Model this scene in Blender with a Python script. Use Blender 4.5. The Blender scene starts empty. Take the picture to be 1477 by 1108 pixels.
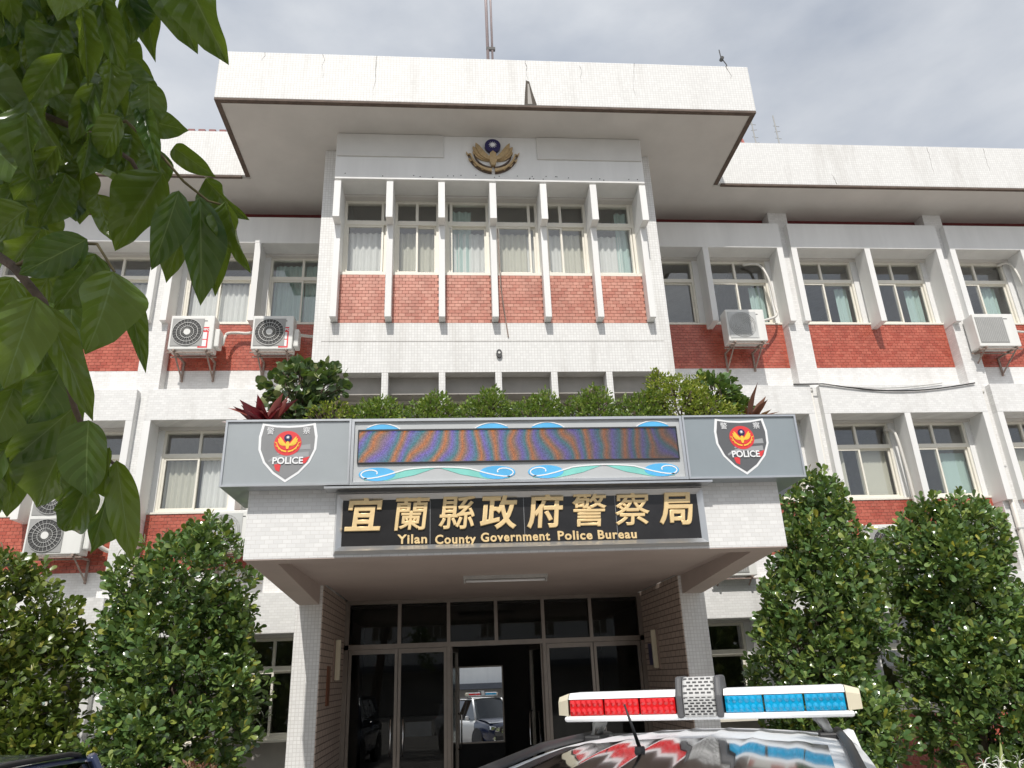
import bpy, math, random
from mathutils import Vector, Matrix
import numpy as np
R = math.radians
rnd = random.Random(7)
sc = bpy.context.scene
col = sc.collection

# ------------------------------------------------------------------ camera
CAM = Vector((-0.79, -13.381, 2.05))
YAW, PITCH, ROLL, FPX = -5.145, 21.531, -2.251, 1070.0
def cam_axes():
    y, p, r = R(YAW), R(PITCH), R(ROLL)
    f = Vector((-math.sin(y)*math.cos(p), math.cos(y)*math.cos(p), math.sin(p)))
    rt = Vector((math.cos(y), math.sin(y), 0)); up = rt.cross(f)
    c, s = math.cos(r), math.sin(r)
    return c*rt + s*up, -s*rt + c*up, f
RT, UP, FW = cam_axes()
cd = bpy.data.cameras.new('camera'); cam = bpy.data.objects.new('camera', cd); col.objects.link(cam)
cam.matrix_world = Matrix(((RT.x, UP.x, -FW.x, CAM.x), (RT.y, UP.y, -FW.y, CAM.y), (RT.z, UP.z, -FW.z, CAM.z), (0, 0, 0, 1)))
cd.sensor_fit = 'HORIZONTAL'; cd.sensor_width = 36.0; cd.lens = 36.0*FPX/1477.0
cd.clip_start = 0.05; cd.clip_end = 3000
sc.camera = cam

# ------------------------------------------------------------------ sky, sun, exposure
SKYLOC = (1.3, 0.2, 0.7)
LIGHT = Vector((0.18, 1.0, -1.15)).normalized()          # the way the sunlight travels
SUN_EL = math.asin(-LIGHT.z); SUN_ROT = math.atan2(-LIGHT.x, -LIGHT.y)
w = bpy.data.worlds.new('World'); sc.world = w; w.use_nodes = True
nt = w.node_tree; nt.nodes.clear()
def wn(t, **k):
    n = nt.nodes.new(t)
    for a, b in k.items(): setattr(n, a, b)
    return n
wo = wn('ShaderNodeOutputWorld'); bg = wn('ShaderNodeBackground'); bg.inputs[1].default_value = 0.12
sky = wn('ShaderNodeTexSky', sky_type='NISHITA', sun_disc=False)
sky.sun_elevation = SUN_EL; sky.sun_rotation = SUN_ROT % (2*math.pi); sky.dust_density = 2.0; sky.air_density = 1.0
tc = wn('ShaderNodeTexCoord'); mp = wn('ShaderNodeMapping'); mp.inputs['Scale'].default_value = (1.0, 1.0, 2.6)
mp.inputs['Location'].default_value = (0.4, 0.15, 0.3)
ns = wn('ShaderNodeTexNoise'); ns.inputs['Scale'].default_value = 1.5; ns.inputs['Detail'].default_value = 6; ns.inputs['Roughness'].default_value = 0.5
rp = wn('ShaderNodeValToRGB'); rp.color_ramp.elements[0].position = 0.3; rp.color_ramp.elements[0].color = (0.55,)*3+(1,)
rp.color_ramp.elements[1].position = 0.68; rp.color_ramp.elements[1].color = (1.0,)*3+(1,)
mx = wn('ShaderNodeMixRGB'); mx.inputs[2].default_value = (6.5, 7.0, 7.75, 1)
L = nt.links.new
n2_ = wn('ShaderNodeTexNoise'); n2_.inputs['Scale'].default_value = 2.1; n2_.inputs['Detail'].default_value = 8; n2_.inputs['Roughness'].default_value = 0.55
r2_ = wn('ShaderNodeValToRGB'); r2_.color_ramp.elements[0].position = 0.36; r2_.color_ramp.elements[0].color = (5.3, 5.75, 6.5, 1); r2_.color_ramp.elements[1].position = 0.66; r2_.color_ramp.elements[1].color = (8.8, 9.0, 9.2, 1)
m2_ = wn('ShaderNodeMapping'); m2_.inputs['Scale'].default_value = (1.0, 1.0, 2.2); m2_.inputs['Location'].default_value = SKYLOC
L(tc.outputs['Generated'], m2_.inputs[0]); L(m2_.outputs[0], n2_.inputs['Vector']); L(n2_.outputs['Fac'], r2_.inputs[0]); L(r2_.outputs[0], mx.inputs[2])
L(tc.outputs['Generated'], mp.inputs[0]); L(mp.outputs[0], ns.inputs['Vector']); L(ns.outputs['Fac'], rp.inputs[0])
L(rp.outputs[0], mx.inputs[0]); L(sky.outputs[0], mx.inputs[1]); L(mx.outputs[0], bg.inputs[0]); L(bg.outputs[0], wo.inputs[0])
sd = bpy.data.lights.new('sun', 'SUN'); sd.energy = 3.9; sd.angle = R(0.53); sd.color = (1.0, 0.955, 0.89)
sun = bpy.data.objects.new('sun', sd); col.objects.link(sun); sun.location = (-5, -30, 35)
sun.rotation_euler = LIGHT.to_track_quat('-Z', 'Y').to_euler()
sc.view_settings.view_transform = 'Standard'; sc.view_settings.look = 'None'
sc.view_settings.gamma = 1.0; sc.view_settings.exposure = -0.18; sc.view_settings.use_curve_mapping = False

# ------------------------------------------------------------------ materials
MATS = {}
def newmat(name):
    m = bpy.data.materials.new(name); m.use_nodes = True; MATS[name] = m
    t = m.node_tree; b = t.nodes['Principled BSDF']
    return m, t, b
def N(t, typ, ins=None, **k):
    n = t.nodes.new(typ)
    for a, b in k.items(): setattr(n, a, b)
    for a, b in (ins or {}).items(): n.inputs[a].default_value = b
    return n
def rgba(c): return (c[0], c[1], c[2], 1.0)
def plain(name, c, rough=0.6, var=0.12, scale=6.0, metal=0.0, bump=0.0, bscale=60.0, coat=0.0, spec=0.5, streak=False):
    m, t, b = newmat(name)
    b.inputs['Roughness'].default_value = rough; b.inputs['Metallic'].default_value = metal
    b.inputs['Coat Weight'].default_value = coat; b.inputs['Coat Roughness'].default_value = 0.05
    b.inputs['Specular IOR Level'].default_value = spec
    co = N(t, 'ShaderNodeTexCoord'); nz = N(t, 'ShaderNodeTexNoise', {'Scale': scale, 'Detail': 5.0, 'Roughness': 0.6})
    if streak:
        mpn = N(t, 'ShaderNodeMapping', {'Scale': (1.0, 1.0, 0.12)}); t.links.new(co.outputs['Object'], mpn.inputs[0]); t.links.new(mpn.outputs[0], nz.inputs['Vector'])
    else: t.links.new(co.outputs['Object'], nz.inputs['Vector'])
    r = N(t, 'ShaderNodeValToRGB'); e = r.color_ramp.elements
    e[0].position = 0.3; e[1].position = 0.7
    e[0].color = rgba([x*(1-var) for x in c]); e[1].color = rgba([min(1, x*(1+var*0.6)) for x in c])
    t.links.new(nz.outputs['Fac'], r.inputs[0]); t.links.new(r.outputs[0], b.inputs['Base Color'])
    if bump:
        n2 = N(t, 'ShaderNodeTexNoise', {'Scale': bscale, 'Detail': 4.0}); t.links.new(co.outputs['Object'], n2.inputs['Vector'])
        bp = N(t, 'ShaderNodeBump', {'Strength': bump, 'Distance': 0.01}); t.links.new(n2.outputs['Fac'], bp.inputs['Height']); t.links.new(bp.outputs[0], b.inputs['Normal'])
    return m
def tiled(name, c, mortar, tw, th, offset=0.0, rough=0.6, msize=0.004, var=0.06, dirt=0.25, dirtcol=(0.32, 0.29, 0.25)):
    """small glazed tiles: x+y runs along the wall, z up; grime streaks run down"""
    m, t, b = newmat(name)
    co = N(t, 'ShaderNodeTexCoord'); sp = N(t, 'ShaderNodeSeparateXYZ'); ad = N(t, 'ShaderNodeMath', operation='ADD'); cb = N(t, 'ShaderNodeCombineXYZ')
    l = t.links.new
    l(co.outputs['Object'], sp.inputs[0]); l(sp.outputs[0], ad.inputs[0]); l(sp.outputs[1], ad.inputs[1]); l(ad.outputs[0], cb.inputs[0]); l(sp.outputs[2], cb.inputs[1])
    br = N(t, 'ShaderNodeTexBrick', {'Scale': 1.0, 'Mortar Size': msize, 'Mortar Smooth': 0.1, 'Brick Width': tw, 'Row Height': th, 'Bias': 0.0}, offset=offset, squash=1.0)
    br.inputs['Color1'].default_value = rgba([x*(1-var) for x in c]); br.inputs['Color2'].default_value = rgba([min(1, x*(1+var)) for x in c]); br.inputs['Mortar'].default_value = rgba(mortar)
    l(cb.outputs[0], br.inputs['Vector'])
    nz = N(t, 'ShaderNodeTexNoise', {'Scale': 1.6, 'Detail': 7.0, 'Roughness': 0.65}); mpn = N(t, 'ShaderNodeMapping', {'Scale': (1.6, 1.6, 0.22)})
    l(co.outputs['Object'], mpn.inputs[0]); l(mpn.outputs[0], nz.inputs['Vector'])
    rr = N(t, 'ShaderNodeValToRGB'); rr.color_ramp.elements[0].position = 0.52; rr.color_ramp.elements[0].color = (0, 0, 0, 1); rr.color_ramp.elements[1].position = 0.85; rr.color_ramp.elements[1].color = (dirt,)*3+(1,)
    l(nz.outputs['Fac'], rr.inputs[0])
    mxn = N(t, 'ShaderNodeMixRGB'); mxn.inputs[2].default_value = rgba(dirtcol); l(rr.outputs[0], mxn.inputs[0]); l(br.outputs['Color'], mxn.inputs[1]); l(mxn.outputs[0], b.inputs['Base Color'])
    b.inputs['Roughness'].default_value = rough
    bp = N(t, 'ShaderNodeBump', {'Strength': 0.35, 'Distance': 0.004}); bp.invert = True; l(br.outputs['Fac'], bp.inputs['Height']); l(bp.outputs[0], b.inputs['Normal'])
    return m
W_TILE = tiled('white_mosaic', (0.765, 0.765, 0.75), (0.63, 0.62, 0.60), 0.05, 0.05, msize=0.004, var=0.05, dirt=0.45)
W_TILE2 = tiled('white_wall_tile', (0.77, 0.77, 0.76), (0.67, 0.66, 0.64), 0.095, 0.045, offset=0.5, msize=0.003, dirt=0.38)
BROWN_TILE = tiled('brown_wall_tile', (0.50, 0.40, 0.335), (0.17, 0.13, 0.11), 0.24, 0.09, offset=0.5, msize=0.008)
PAINT = plain('white_paint', (0.79, 0.79, 0.775), 0.6, 0.07, 3.0, bump=0.05, streak=True)
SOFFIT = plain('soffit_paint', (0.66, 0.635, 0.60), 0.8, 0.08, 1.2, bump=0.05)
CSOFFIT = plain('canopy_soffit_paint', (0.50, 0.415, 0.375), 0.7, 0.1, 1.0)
DRIP = plain('drip_edge', (0.13, 0.095, 0.075), 0.8, 0.3, 8.0)
GROUT = plain('pale_grout', (0.66, 0.45, 0.38), 0.8, 0.1)
BGROUT = plain('brown_grout', (0.27, 0.12, 0.085), 0.8, 0.15)
CONC = plain('grey_render', (0.42, 0.40, 0.37), 0.85, 0.15, 3.0, bump=0.1)
FRAME = plain('cream_frame', (0.80, 0.77, 0.68), 0.35, 0.04)
ALU = plain('aluminium', (0.62, 0.63, 0.64), 0.28, 0.08, 4.0, metal=0.85)
STEEL = plain('steel_frame', (0.34, 0.30, 0.265), 0.3, 0.1, metal=0.75)
GREYPAINT = plain('grey_sign_panel', (0.27, 0.31, 0.335), 0.28, 0.05, 2.0, coat=0.3)
SILVERPANEL = plain('silver_sign_panel', (0.50, 0.52, 0.53), 0.35, 0.04, 2.0)
BLACKSTONE = plain('black_sign_board', (0.022, 0.021, 0.022), 0.22, 0.2, 5.0)
GOLD = plain('gold_letter', (0.87, 0.65, 0.34), 0.38, 0.12, 9.0, metal=0.25)
BRONZE = plain('bronze_gold', (0.50, 0.36, 0.19), 0.45, 0.25, 20.0, metal=0.3)
BRONZED = plain('bronze_dark', (0.085, 0.05, 0.03), 0.5, 0.2, 20.0)
NAVY = plain('emblem_navy', (0.022, 0.018, 0.10), 0.35, 0.1)
WHITE = plain('white_print', (0.85, 0.86, 0.87), 0.5, 0.02)
REDP = plain('red_print', (0.72, 0.045, 0.05), 0.5, 0.03)
YELP = plain('yellow_print', (0.90, 0.58, 0.06), 0.5, 0.05)
DGREYP = plain('dark_grey_print', (0.115, 0.12, 0.128), 0.45, 0.04)
LGREYP = plain('light_grey_print', (0.34, 0.35, 0.36), 0.45, 0.04)
BLUEP = plain('blue_print', (0.10, 0.48, 0.85), 0.5, 0.15, 3.0)
TEALP = plain('teal_print', (0.22, 0.62, 0.55), 0.5, 0.15, 3.0)
ACW = plain('appliance_white', (0.77, 0.77, 0.74), 0.4, 0.06, 5.0, streak=True)
ACG = plain('grille_grey', (0.35, 0.35, 0.34), 0.5, 0.05)
ACD = plain('grille_dark', (0.06, 0.06, 0.06), 0.6, 0.1)
RUSTY = plain('rusty_steel', (0.33, 0.25, 0.21), 0.6, 0.3, 14.0)
GALV = plain('galvanised', (0.55, 0.55, 0.53), 0.45, 0.12, 9.0, metal=0.4)
PVC = plain('pvc_pipe', (0.72, 0.70, 0.65), 0.45, 0.08, streak=True)
BLACKR = plain('black_rubber', (0.025, 0.025, 0.027), 0.5, 0.1)
ASPH = plain('yard_asphalt', (0.33, 0.31, 0.285), 0.9, 0.2, 1.2, bump=0.3, bscale=40)
SOIL = plain('soil', (0.10, 0.075, 0.05), 0.95, 0.3, 20.0, bump=0.4)
BARK = plain('bark', (0.13, 0.095, 0.07), 0.9, 0.35, 22.0, bump=0.6)
TWIG = plain('green_twig', (0.16, 0.13, 0.06), 0.7, 0.2, 40.0)
CREAM = plain('cream_plastic', (0.72, 0.66, 0.50), 0.4, 0.05)
INTER = plain('room_wall', (0.45, 0.40, 0.35), 0.8, 0.1)
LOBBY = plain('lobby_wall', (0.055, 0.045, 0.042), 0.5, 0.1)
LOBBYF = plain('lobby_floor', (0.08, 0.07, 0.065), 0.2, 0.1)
REDTRIM = plain('dark_red_trim', (0.19, 0.035, 0.035), 0.5, 0.15)
CARWHITE = plain('white_car_paint', (0.82, 0.83, 0.84), 0.4, 0.02, coat=0.12)
CARNAVY = plain('navy_car_paint', (0.012, 0.022, 0.07), 0.3, 0.05, coat=1.0)
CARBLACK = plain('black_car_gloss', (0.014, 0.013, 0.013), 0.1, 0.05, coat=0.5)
CHROME = plain('chrome', (0.8, 0.8, 0.8), 0.1, 0.02, metal=1.0)
MIRROR = plain('mirror_silver', (0.85, 0.87, 0.88), 0.01, 0.0, metal=1.0)
LENSR = plain('red_lens', (0.72, 0.012, 0.015), 0.12, 0.15, 30.0, coat=0.8)
LENSB = plain('blue_lens', (0.0, 0.36, 0.66), 0.12, 0.2, 30.0, coat=0.8)
GRILLE = plain('speaker_grille', (0.55, 0.55, 0.54), 0.45, 0.05)

m, t, b = newmat('red_glazed_tile')                      # every tile its own shade
oi = N(t, 'ShaderNodeObjectInfo'); ge = N(t, 'ShaderNodeNewGeometry'); ad = N(t, 'ShaderNodeMath', operation='ADD'); fr = N(t, 'ShaderNodeMath', operation='FRACT')
t.links.new(oi.outputs['Random'], ad.inputs[0]); t.links.new(ge.outputs['Random Per Island'], ad.inputs[1]); t.links.new(ad.outputs[0], fr.inputs[0])
r = N(t, 'ShaderNodeValToRGB'); r.color_ramp.elements[0].color = (0.42, 0.09, 0.057, 1); r.color_ramp.elements[1].color = (0.54, 0.15, 0.10, 1)
t.links.new(fr.outputs[0], r.inputs[0]); b.inputs['Roughness'].default_value = 0.3
mpq = N(t, 'ShaderNodeMapping', {'Scale': (2.2, 2.2, 0.8)}); nzq = N(t, 'ShaderNodeTexNoise', {'Scale': 1.7, 'Detail': 6.0, 'Roughness': 0.65}); rq = N(t, 'ShaderNodeMapRange', {1: 0.3, 2: 0.72, 3: 1.1, 4: 0.76})
mq = N(t, 'ShaderNodeMixRGB', blend_type='MULTIPLY'); mq.inputs[0].default_value = 1.0
t.links.new(ge.outputs['Position'], mpq.inputs[0]); t.links.new(mpq.outputs[0], nzq.inputs['Vector']); t.links.new(nzq.outputs['Fac'], rq.inputs[0]); t.links.new(r.outputs[0], mq.inputs[1]); t.links.new(rq.outputs[0], mq.inputs[2]); t.links.new(mq.outputs[0], b.inputs['Base Color'])
REDTILE = m
m2 = m.copy(); m2.name = 'weathered_red_tile'; e2 = [n for n in m2.node_tree.nodes if n.type == 'VALTORGB'][0].color_ramp.elements
e2[0].color = (0.52, 0.20, 0.145, 1); e2[1].color = (0.66, 0.33, 0.25, 1); PALETILE = m2

def glass(name, tint=(0.98, 0.99, 0.985), rmin=0.02, rough=0.0, gain=1.0):
    m, t, b = newmat(name); t.nodes.remove(b); out = t.nodes['Material Output']
    tr = N(t, 'ShaderNodeBsdfTransparent'); tr.inputs[0].default_value = rgba(tint)
    gl = N(t, 'ShaderNodeBsdfGlossy'); gl.inputs['Roughness'].default_value = rough; gl.inputs[0].default_value = (1, 1, 1, 1)
    lf = N(t, 'ShaderNodeLayerWeight', {'Blend': 0.5}); lw = N(t, 'ShaderNodeMath', {1: 4.0}, operation='POWER'); t.links.new(lf.outputs['Facing'], lw.inputs[0]); mul = N(t, 'ShaderNodeMath', {1: gain, 2: rmin}, operation='MULTIPLY_ADD')
    cl = N(t, 'ShaderNodeClamp'); ms = N(t, 'ShaderNodeMixShader')
    t.links.new(lw.outputs[0], mul.inputs[0]); t.links.new(mul.outputs[0], cl.inputs[0]); t.links.new(cl.outputs[0], ms.inputs[0]); t.links.new(tr.outputs[0], ms.inputs[1]); t.links.new(gl.outputs[0], ms.inputs[2]); t.links.new(ms.outputs[0], out.inputs[0])
    return m
GLASS = glass('window_glass', rmin=0.085)
DGLASS = glass('door_glass', (0.72, 0.74, 0.73), 0.02, gain=0.6)
CARGLASS = glass('car_glass', (0.10, 0.12, 0.12), 0.05, gain=1.5)
def cloth(name, c, trans=0.25):
    m, t, b = newmat(name); out = t.nodes['Material Output']
    b.inputs['Base Color'].default_value = rgba(c); b.inputs['Roughness'].default_value = 0.9
    tl = N(t, 'ShaderNodeBsdfTranslucent'); tl.inputs[0].default_value = rgba(c); ms = N(t, 'ShaderNodeMixShader'); ms.inputs[0].default_value = trans
    t.links.new(b.outputs[0], ms.inputs[1]); t.links.new(tl.outputs[0], ms.inputs[2]); t.links.new(ms.outputs[0], out.inputs[0])
    return m
CURT_W = cloth('white_curtain', (0.92, 0.92, 0.90)); CURT_T = cloth('teal_curtain', (0.55, 0.72, 0.68)); BLIND = cloth('cream_blind', (0.74, 0.72, 0.62))

def leafmat(name, stops, rough=0.35, trans=0.3, tcol=(0.20, 0.30, 0.03), coat=0.0):
    m, t, b = newmat(name); out = t.nodes['Material Output']
    ge = N(t, 'ShaderNodeNewGeometry'); r = N(t, 'ShaderNodeValToRGB')
    e = r.color_ramp.elements
    while len(e) < len(stops): e.new(0.5)
    for k, (p, c) in enumerate(stops): e[k].position = p; e[k].color = rgba(c)
    t.links.new(ge.outputs['Random Per Island'], r.inputs[0]); t.links.new(r.outputs[0], b.inputs['Base Color'])
    b.inputs['Roughness'].default_value = rough; b.inputs['Specular IOR Level'].default_value = 0.8
    tl = N(t, 'ShaderNodeBsdfTranslucent'); mm = N(t, 'ShaderNodeMixRGB', blend_type='MULTIPLY'); mm.inputs[0].default_value = 0.0
    tl.inputs[0].default_value = rgba(tcol); ms = N(t, 'ShaderNodeMixShader'); ms.inputs[0].default_value = trans
    t.links.new(b.outputs[0], ms.inputs[1]); t.links.new(tl.outputs[0], ms.inputs[2]); t.links.new(ms.outputs[0], out.inputs[0])
    return m
LEAF_BUSH = leafmat('glossy_shrub_leaf', [(0.0, (0.065, 0.13, 0.045)), (0.5, (0.135, 0.23, 0.07)), (0.85, (0.21, 0.29, 0.08)), (0.965, (0.28, 0.33, 0.07)), (1.0, (0.42, 0.38, 0.05))], 0.16, 0.15)
LEAF_BUSH2 = leafmat('olive_shrub_leaf', [(0.0, (0.07, 0.12, 0.025)), (0.5, (0.125, 0.18, 0.035)), (0.85, (0.19, 0.23, 0.04)), (1.0, (0.32, 0.30, 0.06))], 0.3, 0.2)
LEAF_HEDGE = leafmat('hedge_leaf', [(0.0, (0.09, 0.17, 0.03)), (0.6, (0.18, 0.28, 0.045)), (1.0, (0.32, 0.38, 0.07))], 0.45, 0.3)
LEAF_LIME = leafmat('lime_leaf', [(0.0, (0.18, 0.26, 0.03)), (0.6, (0.32, 0.38, 0.04)), (1.0, (0.42, 0.42, 0.06))], 0.5, 0.3)
LEAF_ROUND = leafmat('round_leaf', [(0.0, (0.06, 0.115, 0.05)), (0.7, (0.13, 0.20, 0.085)), (1.0, (0.30, 0.33, 0.14))], 0.45, 0.2)
LEAF_RED = leafmat('cordyline_red', [(0.0, (0.08, 0.008, 0.014)), (0.7, (0.19, 0.015, 0.028)), (1.0, (0.30, 0.10, 0.07))], 0.35, 0.2, (0.3, 0.03, 0.03))
LEAF_RUST = leafmat('rust_leaf', [(0.0, (0.12, 0.05, 0.03)), (0.6, (0.22, 0.09, 0.05)), (1.0, (0.30, 0.20, 0.07))], 0.6, 0.2, (0.3, 0.1, 0.03))
LEAF_ORANGE = leafmat('croton_orange', [(0.0, (0.30, 0.07, 0.03)), (0.7, (0.42, 0.13, 0.05)), (1.0, (0.25, 0.20, 0.05))], 0.4, 0.2, (0.4, 0.12, 0.03))
LEAF_DARK = leafmat('tree_leaf_mass', [(0.0, (0.022, 0.05, 0.014)), (1.0, (0.06, 0.11, 0.022))], 0.35, 0.2)

m, t, b = newmat('large_tree_leaf')                       # midrib and side veins follow the leaf's own coordinates
l = t.links.new; out = t.nodes['Material Output']
uv = N(t, 'ShaderNodeUVMap'); uv.uv_map = 'leaf'; sx = N(t, 'ShaderNodeSeparateXYZ'); l(uv.outputs[0], sx.inputs[0])
ab = N(t, 'ShaderNodeMath', {1: 0.5}, operation='SUBTRACT'); l(sx.outputs[0], ab.inputs[0]); a2 = N(t, 'ShaderNodeMath', operation='ABSOLUTE'); l(ab.outputs[0], a2.inputs[0])
mu = N(t, 'ShaderNodeMath', {1: -0.55}, operation='MULTIPLY'); l(a2.outputs[0], mu.inputs[0]); ad = N(t, 'ShaderNodeMath', operation='ADD'); l(mu.outputs[0], ad.inputs[0]); l(sx.outputs[1], ad.inputs[1])
fq = N(t, 'ShaderNodeMath', {1: 11.0}, operation='MULTIPLY'); l(ad.outputs[0], fq.inputs[0]); ff = N(t, 'ShaderNodeMath', {1: 1.0}, operation='PINGPONG'); l(fq.outputs[0], ff.inputs[0])
vein = N(t, 'ShaderNodeMapRange', {1: 0.0, 2: 0.16, 3: 1.0, 4: 0.0}); l(ff.outputs[0], vein.inputs[0])
rib = N(t, 'ShaderNodeMapRange', {1: 0.006, 2: 0.02, 3: 1.0, 4: 0.0}); l(a2.outputs[0], rib.inputs[0])
vh = N(t, 'ShaderNodeMath', {1: 0.3}, operation='MULTIPLY'); l(vein.outputs[0], vh.inputs[0]); mxv = N(t, 'ShaderNodeMath', operation='MAXIMUM'); l(rib.outputs[0], mxv.inputs[0]); l(vh.outputs[0], mxv.inputs[1])
oi = N(t, 'ShaderNodeObjectInfo'); base = N(t, 'ShaderNodeValToRGB')
base.color_ramp.elements[0].color = (0.034, 0.09, 0.032, 1); base.color_ramp.elements[1].color = (0.115, 0.175, 0.03, 1); l(oi.outputs['Random'], base.inputs[0])
mxc = N(t, 'ShaderNodeMixRGB'); mxc.inputs[2].default_value = (0.17, 0.25, 0.09, 1); l(mxv.outputs[0], mxc.inputs[0]); l(base.outputs[0], mxc.inputs[1])
tco = N(t, 'ShaderNodeTexCoord'); bl = N(t, 'ShaderNodeTexNoise', {'Scale': 5.0, 'Detail': 6.0, 'Roughness': 0.7}); l(tco.outputs['Object'], bl.inputs['Vector'])
br_ = N(t, 'ShaderNodeMapRange', {1: 0.64, 2: 0.74, 3: 0.0, 4: 0.7}); l(bl.outputs['Fac'], br_.inputs[0]); mxb = N(t, 'ShaderNodeMixRGB'); mxb.inputs[2].default_value = (0.15, 0.13, 0.04, 1); l(br_.outputs[0], mxb.inputs[0]); l(mxc.outputs[0], mxb.inputs[1]); l(mxb.outputs[0], b.inputs['Base Color'])
b.inputs['Roughness'].default_value = 0.2
bp = N(t, 'ShaderNodeBump', {'Strength': 0.5, 'Distance': 0.004}); bp.invert = True; l(ff.outputs[0], bp.inputs['Height']); l(bp.outputs[0], b.inputs['Normal']); bp.invert = False
tl = N(t, 'ShaderNodeBsdfTranslucent'); tl.inputs[0].default_value = (0.26, 0.36, 0.03, 1); ms = N(t, 'ShaderNodeMixShader'); ms.inputs[0].default_value = 0.3
l(b.outputs[0], ms.inputs[1]); l(tl.outputs[0], ms.inputs[2]); l(ms.outputs[0], out.inputs[0])
BIGLEAF = m

m, t, b = newmat('led_display')                           # lit dot-matrix screen with drifting colour bands
l = t.links.new
co = N(t, 'ShaderNodeTexCoord'); mpn = N(t, 'ShaderNodeMapping', {'Scale': (1.0, 1.0, 1.0)}); l(co.outputs['Object'], mpn.inputs[0])
dist = N(t, 'ShaderNodeTexNoise', {'Scale': 1.1, 'Detail': 2.0}); l(mpn.outputs[0], dist.inputs['Vector'])
sp = N(t, 'ShaderNodeSeparateXYZ'); l(co.outputs['Object'], sp.inputs[0])
x2 = N(t, 'ShaderNodeMath', {1: 0.42}, operation='MULTIPLY'); l(sp.outputs[0], x2.inputs[0]); xz = N(t, 'ShaderNodeMath', operation='MULTIPLY'); l(x2.outputs[0], xz.inputs[0]); l(sp.outputs[2], xz.inputs[1])
s1 = N(t, 'ShaderNodeMath', operation='ADD'); l(sp.outputs[0], s1.inputs[0]); l(xz.outputs[0], s1.inputs[1])
s2 = N(t, 'ShaderNodeMath', {1: 0.9, 2: 0.0}, operation='MULTIPLY_ADD'); l(dist.outputs['Fac'], s2.inputs[0]); l(s1.outputs[0], s2.inputs[2])
s3 = N(t, 'ShaderNodeMath', {1: 3.9}, operation='MULTIPLY'); l(s2.outputs[0], s3.inputs[0]); s4 = N(t, 'ShaderNodeMath', operation='FRACT'); l(s3.outputs[0], s4.inputs[0])
r = N(t, 'ShaderNodeValToRGB'); e = r.color_ramp.elements
for k in range(3): e.new(0.5)
for k, (p, c) in enumerate([(0.0, (0.03, 0.15, 0.17)), (0.28, (0.40, 0.12, 0.02)), (0.45, (0.20, 0.12, 0.08)), (0.68, (0.13, 0.09, 0.34)), (1.0, (0.03, 0.15, 0.17))]): e[k].position = p; e[k].color = rgba(c)
l(s4.outputs[0], r.inputs[0])
n3 = N(t, 'ShaderNodeTexNoise', {'Scale': 90.0, 'Detail': 1.0}); l(co.outputs['Object'], n3.inputs['Vector']); mr = N(t, 'ShaderNodeMapRange', {1: 0.3, 2: 0.7, 3: 0.8, 4: 1.8}); l(n3.outputs['Fac'], mr.inputs[0])
b.inputs['Base Color'].default_value = (0.03, 0.03, 0.035, 1); b.inputs['Roughness'].default_value = 0.4
fade = N(t, 'ShaderNodeMapRange', {1: -0.6, 2: 1.6, 3: 1.0, 4: 0.32}); l(sp.outputs[0], fade.inputs[0]); pr = N(t, 'ShaderNodeMath', operation='MULTIPLY'); l(mr.outputs[0], pr.inputs[0]); l(fade.outputs[0], pr.inputs[1])
l(r.outputs[0], b.inputs['Emission Color']); l(pr.outputs[0], b.inputs['Emission Strength'])
LED = m

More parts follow.
